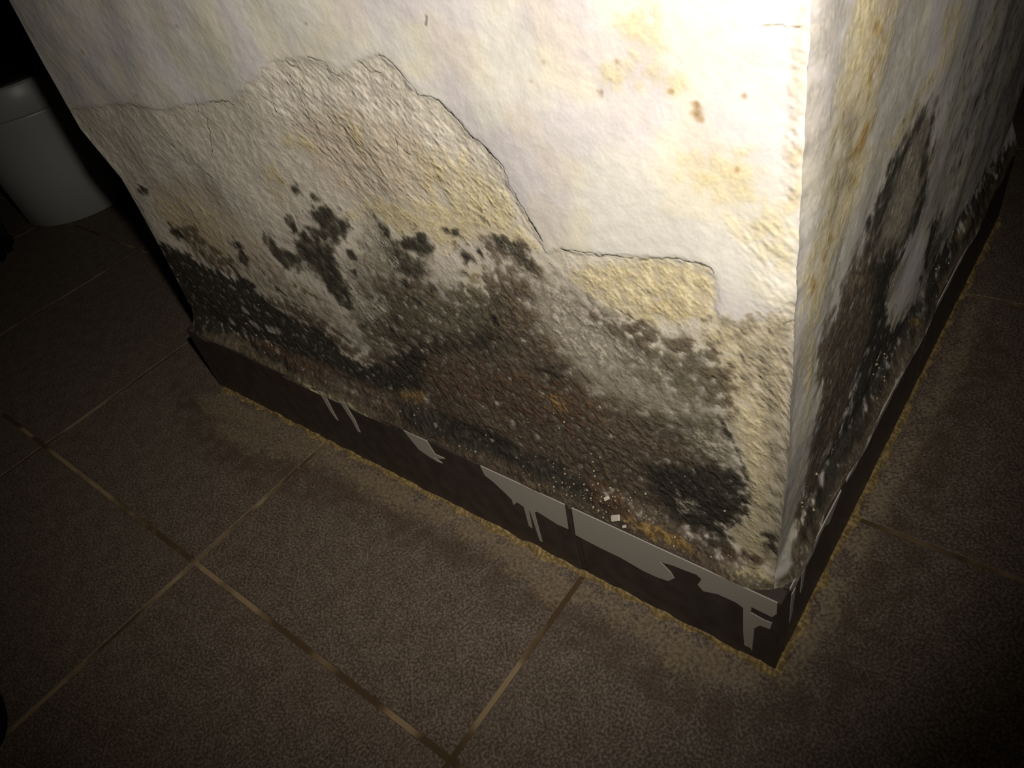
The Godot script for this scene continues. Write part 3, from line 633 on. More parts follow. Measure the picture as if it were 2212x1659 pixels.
func paint_face(layers: Dictionary, cracks: PackedFloat32Array, nx: int, ny: int, w: int, h: int, px: float, seed_value: int, slant: float) -> Array:
	# returns [albedo texture, relief texture in centimetres]
	var fine := noise_bytes(seed_value, 0.0115 / px, 2, w, h)
	var mid := noise_bytes(seed_value + 1, 0.0022 / px, 4, w, h)
	var broad := noise_bytes(seed_value + 2, 0.00035 / px, 3, w, h)
	var broad2 := noise_bytes(seed_value + 3, 0.00050 / px, 3, w, h)
	var lump := noise_bytes(seed_value + 4, 0.0050 / px, 2, w, h)
	var streak := streak_bytes(seed_value + 5, w, h, px, slant)
	var names := []
	var fields := []
	for layer: String in ORDER:
		if layers.has(layer):
			names.append(layer)
			fields.append(upsample(layers[layer], nx, ny, w, h))
	var total := w * h
	var r := PackedFloat32Array()
	var g := PackedFloat32Array()
	var b := PackedFloat32Array()
	var relief := PackedFloat32Array()
	r.resize(total)
	g.resize(total)
	b.resize(total)
	relief.resize(total)
	for k in total:
		# old white distemper: warm, lilac and greenish drifts of the coats
		var p := smoothstep(110.0, 170.0, float(broad[k]))
		var q := smoothstep(120.0, 185.0, float(broad2[k]))
		var s := (float(fine[k]) - 128.0) * 0.03 + (float(mid[k]) - 128.0) * 0.05
		r[k] = 215.0 - 8.0 * p + 3.0 * q + s
		g[k] = 210.0 - 10.0 * p + 1.0 * q + s
		b[k] = 202.0 - 2.0 * p - 7.0 * q + s
		relief[k] = 0.10 + float(mid[k]) * 0.00012 + float(fine[k]) * 0.00002
	# scattered colonies round the growth
	var spread := PackedFloat32Array()
	spread.resize(nx * ny)
	for layer: String in ["black", "brown", "grey"]:
		if layers.has(layer):
			var src: PackedFloat32Array = layers[layer]
			var weight := 0.6 if layer == "grey" else 1.0
			for k in nx * ny:
				spread[k] = maxf(spread[k], src[k] * weight)
	var small := Image.create_from_data(nx, ny, false, Image.FORMAT_RF, spread.to_byte_array())
	small.resize(nx / 9, ny / 9, Image.INTERPOLATE_TRILINEAR)
	small.resize(w, h, Image.INTERPOLATE_CUBIC)
	var halo := small.get_data().to_float32_array()
	for n in names.size():
		var layer: String = names[n]
		if layer == "grey":
			for k in total:
				var m := halo[k]
				if m < 0.06:
					continue
				var e := (float(fine[k]) - 128.0) * 0.35 + (float(streak[k]) - 128.0) * 0.8 + (float(mid[k]) - 128.0) * 0.8
				var a := clampf((m * 1.15 - 0.72 + e * 0.010) / 0.7 + 0.3, 0.0, 1.0) * 0.62
				r[k] += (96.0 - r[k]) * a
				g[k] += (87.0 - g[k]) * a
				b[k] += (72.0 - b[k]) * a
		var field: PackedFloat32Array = fields[n]
		var matter: Array = MATTER[layer]
		var dark: Vector3 = matter[0]
		var light: Vector3 = matter[1]
		var rag: float = matter[2] / 127.0
		var spk: float = matter[3] / 127.0 * 0.6
		var soft: float = matter[4]
		var cover: float = matter[5]
		var rise := 0.0
		var grain := 0.0
		match layer:
			"bare":
				rise = -0.055
				grain = 0.00016
			"grey", "pale", "cream", "yellow", "grime":
				grain = 0.00010
			"brown", "rust", "ochre":
				grain = 0.00012
			"black":
				grain = 0.00014
		for k in total:
			var m := field[k]
			if m < 0.02:
				continue
			var f := (float(fine[k]) - 128.0) * 0.5 + (float(streak[k]) - 128.0) * 0.75
			var d := float(mid[k]) - 128.0
			var a := clampf((m - 0.5 + d * rag + f * spk) / soft + 0.5, 0.0, 1.0)
			a *= cover * minf(1.0, m * 4.0)
			if a <= 0.0:
				continue
			var t := clampf(0.45 + f * 0.010 + d * 0.006, 0.0, 1.0)
			r[k] += (dark.x + (light.x - dark.x) * t - r[k]) * a
			g[k] += (dark.y + (light.y - dark.y) * t - g[k]) * a
			b[k] += (dark.z + (light.z - dark.z) * t - b[k]) * a
			relief[k] += a * (rise + grain * (f * 0.6 + d))
	if layers.has("lumpy"):
		var lumps := upsample(layers["lumpy"], nx, ny, w, h)
		for k in total:
			if lumps[k] > 0.05:
				relief[k] += lumps[k] * ((float(streak[k]) - 128.0) * 0.0002 + (float(lump[k]) - 128.0) * 0.00012)
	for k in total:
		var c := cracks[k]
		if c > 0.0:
			var keep := 1.0 - 0.32 * c * (0.35 + float(mid[k]) / 255.0)  # shadow line along paint edges and cracks, put into the colour
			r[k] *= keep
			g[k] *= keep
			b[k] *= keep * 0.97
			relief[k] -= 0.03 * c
	var bytes := PackedByteArray()
	bytes.resize(total * 3)
	for k in total:
		bytes[k * 3] = int(clampf(r[k], 0.0, 255.0))
		bytes[k * 3 + 1] = int(clampf(g[k], 0.0, 255.0))
		bytes[k * 3 + 2] = int(clampf(b[k], 0.0, 255.0))
	var albedo := ImageTexture.create_from_image(Image.create_from_data(w, h, false, Image.FORMAT_RGB8, bytes))
	var height := ImageTexture.create_from_image(Image.create_from_data(w, h, false, Image.FORMAT_RF, relief.to_byte_array()))
	return [albedo, height]


func streak_bytes(seed_value: int, w: int, h: int, px: float, slant: float) -> PackedByteArray:
	# grain drawn out along one direction, as the trowel and the seeping water left it
	var hw := w / 2
	var hh := h / 2
	var n := noise_of(seed_value, 1.0, 3)
	var c := cos(slant)
	var s := sin(slant)
	var bytes := PackedByteArray()
	bytes.resize(hw * hh)
	for j in hh:
		for i in hw:
			var x := i * px * 2.0
			var y := j * px * 2.0
			var v := n.get_noise_2d((x * c + y * s) * 1.1, (y * c - x * s) * 3.2)
			bytes[j * hw + i] = int(clampf(128.0 + v * 150.0, 0.0, 255.0))
	var im := Image.create_from_data(hw, hh, false, Image.FORMAT_L8, bytes)
	im.resize(w, h, Image.INTERPOLATE_BILINEAR)
	return im.get_data()


func face_material(maps: Array) -> StandardMaterial3D:
	var m := StandardMaterial3D.new()
	m.albedo_texture = maps[0]
	m.heightmap_enabled = true
	m.heightmap_texture = maps[1]
	m.heightmap_scale = 1.0
	m.roughness = 0.82
	m.metallic_specular = 0.35
	m.texture_repeat = false
	return m


# ------------------------------------------------------------------ the room
func build_room() -> void:
	var lo_x := GROUT_X - 8 * TILE
	var hi_x := GROUT_X + 6 * TILE
	var lo_z := GROUT_Z - 7 * TILE
	var hi_z := GROUT_Z + 4 * TILE
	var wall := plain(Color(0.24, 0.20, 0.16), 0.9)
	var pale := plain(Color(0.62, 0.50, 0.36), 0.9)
	var high := 2.4
	var t := 0.1
	var parts := {
		"wall_left": [Vector3(lo_x - t, -0.05, lo_z - t), Vector3(lo_x, high, hi_z + t)],
		"wall_right": [Vector3(hi_x, -0.05, lo_z - t), Vector3(hi_x + t, high, hi_z + t)],
		"wall_back": [Vector3(lo_x, -0.05, lo_z - t), Vector3(hi_x, high, lo_z)],
		"wall_front": [Vector3(lo_x, -0.05, hi_z), Vector3(hi_x, high, hi_z + t)],
		"ceiling": [Vector3(lo_x - t, high, lo_z - t), Vector3(hi_x + t, high + t, hi_z + t)],
	}
	for called: String in parts:
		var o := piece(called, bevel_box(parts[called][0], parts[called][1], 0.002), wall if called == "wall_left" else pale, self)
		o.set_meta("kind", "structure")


func speckle_texture() -> ImageTexture:
	var n := 512
	var fine := noise_of(5, 0.24, 2)
	var im_a := fine.get_seamless_image(n, n)
	var im_b := noise_of(9, 0.03, 3).get_seamless_image(n, n)
	im_a.convert(Image.FORMAT_L8)
	im_b.convert(Image.FORMAT_L8)
	var a := im_a.get_data()
	var b := im_b.get_data()
	var bytes := PackedByteArray()
	bytes.resize(n * n * 3)
	for k in n * n:
		var t := clampf((float(a[k]) - 78.0) / 110.0, 0.0, 1.0)
		var s := (float(b[k]) - 128.0) * 0.07
		bytes[k * 3] = int(75.0 + 51.0 * t + s)
		bytes[k * 3 + 1] = int(65.0 + 46.0 * t + s)
		bytes[k * 3 + 2] = int(56.0 + 42.0 * t + s)
	return ImageTexture.create_from_image(Image.create_from_data(n, n, false, Image.FORMAT_RGB8, bytes))


func floor_stain(x0: float, z0: float, w: int, h: int, px: float) -> ImageTexture:
	var cell := 0.4
	var nx := int(w * px / cell) + 1
	var ny := int(h * px / cell) + 1
	var layers := lay_marks(FLOOR_MARKS, x0, z0, nx, ny, cell)
	var fine := noise_bytes(31, 0.040 / px, 2, w, h)
	var mid := noise_bytes(32, 0.0060 / px, 4, w, h)
	var umber := upsample(layers["umber"], nx, ny, w, h)
	var lime := upsample(layers["lime"], nx, ny, w, h)
	var bytes := PackedByteArray()
	bytes.resize(w * h * 4)
	for k in w * h:
		var u := umber[k]
		var l := lime[k]
		if u < 0.02 and l < 0.02:
			continue
		var f := float(fine[k]) - 128.0
		var d := float(mid[k]) - 128.0
		var au := clampf((u - 0.5 + d * 0.010 + f * 0.006) / 0.9 + 0.5, 0.0, 1.0) * 0.55 * minf(1.0, u * 4.0)
		var al := clampf((l - 0.52 + d * 0.008 + f * 0.007) / 1.0 + 0.5, 0.0, 1.0) * 0.50 * minf(1.0, l * 4.0)
		var t := clampf(0.5 + f * 0.010, 0.0, 1.0)
		var over := al + au * (1.0 - al)
		if over <= 0.0:
			continue
		var wl := al / over
		bytes[k * 4] = int((58.0 + 24.0 * t) * (1.0 - wl) + (122.0 + 44.0 * t) * wl)
		bytes[k * 4 + 1] = int((44.0 + 20.0 * t) * (1.0 - wl) + (108.0 + 42.0 * t) * wl)
		bytes[k * 4 + 2] = int((32.0 + 18.0 * t) * (1.0 - wl) + (84.0 + 40.0 * t) * wl)
		bytes[k * 4 + 3] = int(over * 255.0)
	return ImageTexture.create_from_image(Image.create_from_data(w, h, false, Image.FORMAT_RGBA8, bytes))


func with_uv2(mesh: ArrayMesh, at: Vector3, x0: float, z0: float, wide: float, deep: float) -> ArrayMesh:
	var arrays := mesh.surface_get_arrays(0)
	var pts: PackedVector3Array = arrays[Mesh.ARRAY_VERTEX]
	var uv := PackedVector2Array()
	for p in pts:
		uv.append(Vector2((p.x + at.x - x0) / wide, (p.z + at.z - z0) / deep))
	arrays[Mesh.ARRAY_TEX_UV2] = uv
	arrays[Mesh.ARRAY_TEX_UV] = uv
	var out := ArrayMesh.new()
	out.add_surface_from_arrays(Mesh.PRIMITIVE_TRIANGLES, arrays)
	return out


func build_floor() -> void:
	var ground := structure("floor")
	var speckle := speckle_texture()
	var far_mat := plain(Color(1, 1, 1), 0.62, 0.4)
	far_mat.albedo_texture = speckle
	far_mat.uv1_triplanar = true
	far_mat.uv1_world_triplanar = true
	far_mat.uv1_scale = Vector3.ONE / 0.31
	var near_mat: StandardMaterial3D = far_mat.duplicate()
	var x0 := -75.5
	var z0 := -75.0
	var px := 0.12
	var w := 1010
	var h := 1020
	near_mat.detail_enabled = true
	near_mat.detail_albedo = floor_stain(x0, z0, w, h, px)
	near_mat.detail_blend_mode = BaseMaterial3D.BLEND_MODE_MIX
	near_mat.detail_uv_layer = BaseMaterial3D.DETAIL_UV_2
	var half := TILE * 0.5 - 0.0017
	var shape := bevel_box(Vector3(-half, -0.009, -half), Vector3(half, 0.0, half), 0.0009)
	for kz in range(-7, 4):
		for kx in range(-8, 6):
			var at := Vector3(GROUT_X + (kx + 0.5) * TILE, 0, GROUT_Z + (kz + 0.5) * TILE)
			var near := kx >= -2 and kx <= 1 and kz >= -3 and kz <= 0
			if near:
				piece("tile", with_uv2(shape, at, x0 * 0.01, z0 * 0.01, w * px * 0.01, h * px * 0.01), near_mat, ground, at)
			else:
				piece("tile", shape, far_mat, ground, at)
	# grout: beige where it is clean, brown where dirt has filled it
	var n := 512
	var im := noise_of(21, 0.012, 4).get_seamless_image(n, n)
	im.convert(Image.FORMAT_L8)
	var src := im.get_data()
	var bytes := PackedByteArray()
	bytes.resize(n * n * 3)
	for k in n * n:
		var t := clampf((float(src[k]) - 90.0) / 80.0, 0.0, 1.0)
		bytes[k * 3] = int(80.0 + 64.0 * t)
		bytes[k * 3 + 1] = int(64.0 + 60.0 * t)
		bytes[k * 3 + 2] = int(46.0 + 50.0 * t)
	var grout := plain(Color(1, 1, 1), 0.95, 0.2)
	grout.albedo_texture = ImageTexture.create_from_image(Image.create_from_data(n, n, false, Image.FORMAT_RGB8, bytes))
	grout.uv1_triplanar = true
	grout.uv1_world_triplanar = true
	grout.uv1_scale = Vector3.ONE / 0.6
	piece("grout_bed", bevel_box(Vector3(GROUT_X - 8 * TILE, -0.05, GROUT_Z - 7 * TILE), Vector3(GROUT_X + 6 * TILE, -0.0006, GROUT_Z + 4 * TILE), 0.0002), grout, ground)


# ------------------------------------------------------------------ the pillar
func along(table: Array, y: float) -> float:
	# a curve through [height, value] pairs
	if y <= table[0][0]:
		return table[0][1]
	for i in table.size() - 1:
		if y <= table[i + 1][0]:
			return lerpf(table[i][1], table[i + 1][1], (y - table[i][0]) / (table[i + 1][0] - table[i][0]))
	return table[-1][1]


const CORNER_SET_BACK := [[8.0, 0.75], [10.0, 0.80], [15.0, 0.60], [20.0, 0.55], [25.0, 0.70], [30.0, 1.0], [35.0, 1.15], [40.0, 1.30], [50.0, 1.35], [60.0, 1.25]]
const FRONT_END := [[8.0, 61.8], [12.0, 61.2], [18.0, 60.3], [22.3, 59.9], [25.3, 59.8], [25.9, 60.2], [27.8, 61.3], [29.5, 62.3], [32.3, 62.1], [35.0, 61.9], [40.0, 61.2], [50.0, 61.1], [60.0, 61.15]]

var chip: FastNoiseLite


func corner_at(y: float) -> float:
	# cm from the outer faces of the skirting to the worn arris
	return along(CORNER_SET_BACK, y) + chip.get_noise_2d(y * 2.0, 0.0) * 0.12 + chip.get_noise_2d(y * 9.0, 40.0) * 0.03


func set_back(y: float, u: float) -> float:
	# cm from the skirting face to the plaster; at the foot the plaster spills over the skirting
	var spill := clampf((10.5 - y) / 2.5 + chip.get_noise_2d(u * 0.7, y * 0.7) * 0.25, 0.0, 1.0)
	return lerpf(1.0, 0.015, spill * clampf((10.9 - y) / 0.9, 0.0, 1.0))


func face_points(layers: Dictionary, nx: int, ny: int, cell: float, x0: float, y0: float, is_front: bool, seed_value: int) -> Array:
	var broad := noise_of(seed_value, 0.09, 2)
	var lump := noise_of(seed_value + 1, 0.55, 3)
	var crust := noise_of(seed_value + 2, 1.3, 2)
	var none := PackedFloat32Array()
	none.resize(nx * ny)
	var bare: PackedFloat32Array = layers.get("bare", none)
	var lumpy: PackedFloat32Array = layers.get("lumpy", none)
	var black: PackedFloat32Array = layers.get("black", none)
	var brown: PackedFloat32Array = layers.get("brown", none)
	var pts := PackedVector3Array()
	var uvs := PackedVector2Array()
	pts.resize(nx * ny)
	uvs.resize(nx * ny)
	var wide := (nx - 1) * cell
	var tall := (ny - 1) * cell
	for j in ny:
		var y := y0 + j * cell
		var arris := corner_at(y)
		var end := along(FRONT_END, y)
		for i in nx:
			var t := float(i) / (nx - 1)
			# u: cm from the corner (positive)
			var u := lerpf(end, arris, t) if is_front else lerpf(arris, PILLAR_DEEP, t)
			var gx := clampi(int(round(((-u if is_front else u) - x0) / cell)), 0, nx - 1)
			var k := j * nx + gx
			var d := set_back(y, u)
			var near_edge := clampf((u - arris) / 0.8, 0.0, 1.0)
			var far_edge := clampf((end - u) / 1.2, 0.0, 1.0) if is_front else 1.0
			var h := broad.get_noise_2d(u, y) * 0.22 + (1.0 - bare[k]) * 0.05
			h += lumpy[k] * lump.get_noise_2d(u, y) * 0.07
			h += maxf(bare[k] * 0.3, maxf(brown[k], black[k] * 0.8)) * (crust.get_noise_2d(u, y) * 0.035)
			h *= near_edge * far_edge * lerpf(0.25, 1.0, clampf((WALL_TOP - y) / 6.0, 0.0, 1.0))
			# worn rounding of the arris
			var round_off := 1.0 - clampf((u - arris) / 0.5, 0.0, 1.0)
			d -= h
			d += round_off * round_off * 0.12
			if u - arris < 1.5:
				# at the arris itself both faces meet on the diagonal
				d = lerpf(arris, d, clampf((u - arris) / 1.5, 0.0, 1.0) ** 0.6)
			if is_front:
				pts[j * nx + i] = Vector3(-u, y, -d) * 0.01
				uvs[j * nx + i] = Vector2((-u - x0) / wide, (y - y0) / tall)
			else:
				pts[j * nx + i] = Vector3(-d, y, -u) * 0.01
				uvs[j * nx + i] = Vector2((u - x0) / wide, (y - y0) / tall)
	return [pts, uvs]


func build_pillar() -> void:
	chip = noise_of(12, 0.25, 3)
	var pillar := structure("wall_pillar")
	# front face
	var cell := 0.2
	var nx := int(PILLAR_WIDE / cell) + 1
	var ny := int((WALL_TOP - WALL_LOW) / cell) + 1
	var layers := lay_marks(FRONT_MARKS, -PILLAR_WIDE, WALL_LOW, nx, ny, cell)
	var px := 0.05
	var w := int((nx - 1) * cell / px)
	var h := int((ny - 1) * cell / px)
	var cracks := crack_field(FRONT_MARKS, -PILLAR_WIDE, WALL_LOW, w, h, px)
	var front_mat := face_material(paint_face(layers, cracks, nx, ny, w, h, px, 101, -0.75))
	var got := face_points(layers, nx, ny, cell, -PILLAR_WIDE, WALL_LOW, true, 201)
	piece("front_plaster", grid_mesh(nx, ny, got[0], got[1]), front_mat, pillar)
	# the short return at the far end of the front face
	var pts := PackedVector3Array()
	var uvs := PackedVector2Array()
	for j in ny:
		var edge: Vector3 = got[0][j * nx]
		for i in 3:
			pts.append(Vector3(edge.x, edge.y, lerpf(-PILLAR_DEEP * 0.01, edge.z, i / 2.0)))
			uvs.append(Vector2(0.002 + 0.002 * i, float(j) / ny))
	piece("end_plaster", grid_mesh(3, ny, pts, uvs), front_mat, pillar)
	# right face
	var cell_r := 0.25
	var nxr := int(PILLAR_DEEP / cell_r) + 1
	var nyr := int((WALL_TOP - WALL_LOW) / cell_r) + 1
	var layers_r := lay_marks(RIGHT_MARKS, 0.0, WALL_LOW, nxr, nyr, cell_r)
	var px_r := 0.06
	var wr := int((nxr - 1) * cell_r / px_r)
	var hr := int((nyr - 1) * cell_r / px_r)
	var blank := PackedFloat32Array()
	blank.resize(wr * hr)
	var right_mat := face_material(paint_face(layers_r, blank, nxr, nyr, wr, hr, px_r, 301, 1.45))
	var got_r := face_points(layers_r, nxr, nyr, cell_r, 0.0, WALL_LOW, false, 401)
	piece("right_plaster", grid_mesh(nxr, nyr, got_r[0], got_r[1]), right_mat, pillar)
	# plain coat above, up to the ceiling, and the masonry core
	var coat := plain(Color(0.835, 0.81, 0.775), 0.82, 0.35)
	piece("upper_plaster", bevel_box(Vector3(-0.6115, WALL_TOP * 0.01 - 0.001, -PILLAR_DEEP * 0.01), Vector3(-0.0102, 2.4, -0.0098), 0.002), coat, pillar)
	piece("masonry_core", bevel_box(Vector3(-0.585, 0.0, -PILLAR_DEEP * 0.01 + 0.001), Vector3(-0.022, WALL_TOP * 0.01, -0.022), 0.002), plain(Color(0.45, 0.38, 0.32), 0.95), pillar)


func build_baseboards() -> void:
	var high := 0.080
	var glaze := plain(Color(0.235, 0.205, 0.195), 0.48, 0.45)
	var mottle := noise_of(61, 0.02, 4).get_seamless_image(256, 256)
	mottle.convert(Image.FORMAT_L8)
	var src := mottle.get_data()
	var bytes := PackedByteArray()
	bytes.resize(256 * 256 * 3)
	for k in 256 * 256:
		var s := (float(src[k]) - 128.0) * 0.10
		bytes[k * 3] = int(62.0 + s)
		bytes[k * 3 + 1] = int(53.0 + s)
		bytes[k * 3 + 2] = int(50.0 + s)
	glaze.albedo_color = Color(1, 1, 1)
	glaze.albedo_texture = ImageTexture.create_from_image(Image.create_from_data(256, 256, false, Image.FORMAT_RGB8, bytes))
	glaze.uv1_triplanar = true
	glaze.uv1_world_triplanar = true
	glaze.uv1_scale = Vector3.ONE / 0.13
	var filler := plain(Color(0.27, 0.25, 0.21), 0.95, 0.2)
	var paint := plain(Color(0.65, 0.62, 0.58), 0.6, 0.4)

	var front := structure("baseboard_front")
	piece("skirting_tile", bevel_box(Vector3(-0.6245, 0.0, -0.0105), Vector3(GROUT_X - 0.0028, high, 0.0), 0.0007), glaze, front)
	piece("skirting_tile", bevel_box(Vector3(GROUT_X + 0.0024, 0.0, -0.0105), Vector3(0.0, high, 0.0), 0.0007), glaze, front)
	piece("joint_filler", bevel_box(Vector3(GROUT_X - 0.0030, 0.0, -0.0105), Vector3(GROUT_X + 0.0026, high - 0.001, -0.0012), 0.0003), filler, front)
	for s: Array in SMEARS:
		piece("paint_smear", smear(s), paint, front)
	piece("mortar_bead", bead(Vector3(-0.626, 0, 0.0), Vector3(0.002, 0, 0.0), Vector3(0, 0, 1), 71), bead_material(), front)

	var side := structure("baseboard_right")
	piece("skirting_tile", bevel_box(Vector3(-0.0105, 0.0, -0.2855), Vector3(0.0, high, -0.0115), 0.0012), glaze, side)
	piece("skirting_tile", bevel_box(Vector3(-0.0105, 0.0, -0.5800), Vector3(0.0, high, -0.2885), 0.0012), glaze, side)
	for s: Array in SIDE_SMEARS:
		var o := piece("paint_smear", smear(s), paint, side)
		o.rotation.y = PI / 2
	piece("joint_filler", bevel_box(Vector3(-0.0105, 0.0, -0.2890), Vector3(-0.0010, high - 0.001, -0.2850), 0.0003), filler, side)
	piece("mortar_bead", bead(Vector3(0.0, 0, 0.002), Vector3(0.0, 0, -0.582), Vector3(1, 0, 0), 72), bead_material(), side)

	var end := structure("baseboard_left")
	piece("skirting_tile", bevel_box(Vector3(-0.6350, 0.0, -0.5800), Vector3(-0.6250, high, -0.0005), 0.0012), glaze, end)


func smear(flat: Array) -> ArrayMesh:
	# a skin of old wall paint that ran down the skirting: an outline with thickness on its face
	var outline := PackedVector2Array()
	for i in range(0, flat.size(), 2):
		outline.append(Vector2(flat[i], flat[i + 1]) * 0.01)
	if not Geometry2D.is_polygon_clockwise(outline):
		outline.reverse()
	var tri := Geometry2D.triangulate_polygon(outline)
	var st := SurfaceTool.new()
	st.begin(Mesh.PRIMITIVE_TRIANGLES)
	st.set_smooth_group(-1)
	var z0 := -0.0003
	var z1 := 0.0005
	for i in range(0, tri.size(), 3):
		var pts := []
		for k in 3:
			var p := outline[tri[i + k]]
			pts.append(Vector3(p.x, p.y, z1))
		oriented(st, pts, Vector3(0, 0, 1))
	for i in outline.size():
		var a := outline[i]
		var b := outline[(i + 1) % outline.size()]
		var side := Vector2(b.y - a.y, a.x - b.x)
		oriented(st, [Vector3(a.x, a.y, z0), Vector3(b.x, b.y, z0), Vector3(b.x, b.y, z1), Vector3(a.x, a.y, z1)], Vector3(-side.x, -side.y, 0))
	st.generate_normals()
	return st.commit()


func bead_material() -> StandardMaterial3D:
	var n := 256
	var im_a := noise_of(81, 0.05, 3).get_seamless_image(n, n)
	im_a.convert(Image.FORMAT_L8)
	var src := im_a.get_data()
	var bytes := PackedByteArray()
	bytes.resize(n * n * 3)
	for k in n * n:
		var t := clampf((float(src[k]) - 80.0) / 100.0, 0.0, 1.0)
		bytes[k * 3] = int(104.0 + 62.0 * t)
		bytes[k * 3 + 1] = int(86.0 + 58.0 * t)
		bytes[k * 3 + 2] = int(54.0 + 48.0 * t)
	var m := plain(Color(1, 1, 1), 0.95, 0.2)
	m.albedo_texture = ImageTexture.create_from_image(Image.create_from_data(n, n, false, Image.FORMAT_RGB8, bytes))
	m.uv1_triplanar = true
	m.uv1_world_triplanar = true
	m.uv1_scale = Vector3.ONE / 0.06
	return m


func bead(from: Vector3, to: Vector3, outward: Vector3, seed_value: int) -> ArrayMesh:
	# an uneven worm of old mortar and dirt where skirting meets floor
	var dir := (to - from).normalized()
	var length := from.distance_to(to)
	var steps := int(length / 0.003)
	var n1 := noise_of(seed_value, 40.0, 3)
	var st := SurfaceTool.new()
	st.begin(Mesh.PRIMITIVE_TRIANGLES)
	st.set_smooth_group(0)
	var rows := []
	for i in steps + 1:
		var s := length * i / steps
		var wide := maxf(0.0012, 0.0042 + n1.get_noise_1d(s) * 0.0055)
		var tall := maxf(0.0006, 0.0022 + n1.get_noise_1d(s + 9.0) * 0.0030)
		var base := from + dir * s
		rows.append([base + outward * -0.0004 + Vector3.UP * tall * 1.3, base + outward * wide * 0.35 + Vector3.UP * tall, base + outward * wide * 0.75 + Vector3.UP * tall * 0.55, base + outward * wide + Vector3.UP * -0.0005])
	for i in steps:
		for k in 3:
			oriented(st, [rows[i][k], rows[i + 1][k], rows[i + 1][k + 1]], outward + Vector3.UP)
			oriented(st, [rows[i][k], rows[i + 1][k + 1], rows[i][k + 1]], outward + Vector3.UP)
	st.generate_normals()
	return st.commit()


# ------------------------------------------------------------------ loose bits
func lump_mesh(seed_value: int, flat := 1.0) -> ArrayMesh:
	var n := noise_of(seed_value, 0.9, 2)
	var st := SurfaceTool.new()
	st.begin(Mesh.PRIMITIVE_TRIANGLES)
	st.set_smooth_group(-1)
	var dirs := [Vector3.UP, Vector3.DOWN, Vector3.LEFT, Vector3.RIGHT, Vector3.FORWARD, Vector3.BACK]
	for sx in [-1, 1]:
		for sy in [-1, 1]:
			for sz in [-1, 1]:
				var a := Vector3(sx, 0, 0)
				var b := Vector3(0, sy, 0)
				var c := Vector3(0, 0, sz)
				var ab := (a + b).normalized()
				var bc := (b + c).normalized()
				var ca := (c + a).normalized()
				for f in [[a, ab, ca], [b, bc, ab], [c, ca, bc], [ab, bc, ca]]:
					var pts := []
					for p: Vector3 in f:
						var r := 0.5 * (1.0 + 0.5 * n.get_noise_3dv(p * 1.7))
						pts.append(Vector3(p.x, p.y * flat, p.z) * r)
					oriented(st, pts, Vector3(sx, sy, sz))
	dirs.clear()
	st.generate_normals()
	return st.commit()


func build_debris() -> void:
	var rng := RandomNumberGenerator.new()
	rng.seed = 4242
	var white_fleck := plain(Color(0.76, 0.73, 0.68), 0.7, 0.4)
	# single plaster flakes that can be told apart on the ledge (cm along the face, cm height, size in mm)
	var flakes := [
		["white angular plaster flake on the front skirting ledge, largest of the crumbs", -0.1105, 0.0885, 0.0058],
		["small white plaster flake on the ledge just above the largest crumb", -0.1190, 0.0985, 0.0034],
		["tiny pale plaster crumb on the ledge right of the largest flake", -0.1040, 0.0845, 0.0026],
	]
	for f: Array in flakes:
		var o := piece(numbered("plaster_flake"), bevel_box(Vector3(-0.55, -0.16, -0.40), Vector3(0.50, 0.16, 0.42), 0.08), white_fleck, self, Vector3(f[1], f[2], -set_back(f[2] * 100.0, 10.0) * 0.01 + f[3] * 0.25))
		o.scale = Vector3(1.15, 0.8, 0.9) * float(f[3])
		o.rotation = Vector3(0.5, 0.4 + rng.randf() * 0.6, 0.6)
		tag(o, f[0], "plaster flake", "plaster flakes on the ledge")
	# grit on the ledge and on the floor: nobody could count it
	var shape := lump_mesh(950)
	var places := []
	for i in 260:
		var x := -rng.randf_range(0.02, 0.60)
		if rng.randf() < 0.45:
			x = -rng.randfn(0.13, 0.03)
		var y := rng.randf_range(0.083, 0.108) if rng.randf() < 0.8 else rng.randf_range(0.1, 0.16)
		places.append(Vector3(clampf(x, -0.6, -0.02), y, -set_back(y * 100.0, absf(x) * 100.0) * 0.01))
	scatter("plaster_grit", places, shape, plain(Color(0.66, 0.61, 0.52), 0.6, 0.5), 0.0006, 0.0016, rng, "fine pale grit stuck along the mouldy foot of the front face")
	places = []
	for i in 120:
		var z := -rng.randf_range(0.02, 0.45)
		if rng.randf() < 0.5:
			z = -rng.randfn(0.22, 0.05)
		var y := rng.randf_range(0.083, 0.12)
		places.append(Vector3(-set_back(y * 100.0, absf(z) * 100.0) * 0.01, y, clampf(z, -0.5, -0.02)))
	scatter("plaster_grit", places, shape, plain(Color(0.66, 0.60, 0.48), 0.6, 0.5), 0.0006, 0.0020, rng, "fine pale grit stuck along the black foot of the right face")
	places = []
	for i in 170:
		var t := rng.randf()
		if rng.randf() < 0.7:
			places.append(Vector3(-t * 0.62, 0.0004, 0.004 + absf(rng.randfn(0.0, 0.012))))
		else:
			places.append(Vector3(0.004 + absf(rng.randfn(0.0, 0.02)), 0.0004, -t * 0.5))
	scatter("floor_grit", places, shape, plain(Color(0.56, 0.47, 0.32), 0.9, 0.3), 0.0005, 0.0018, rng, "yellowish grit scattered on the tiles along the skirting")


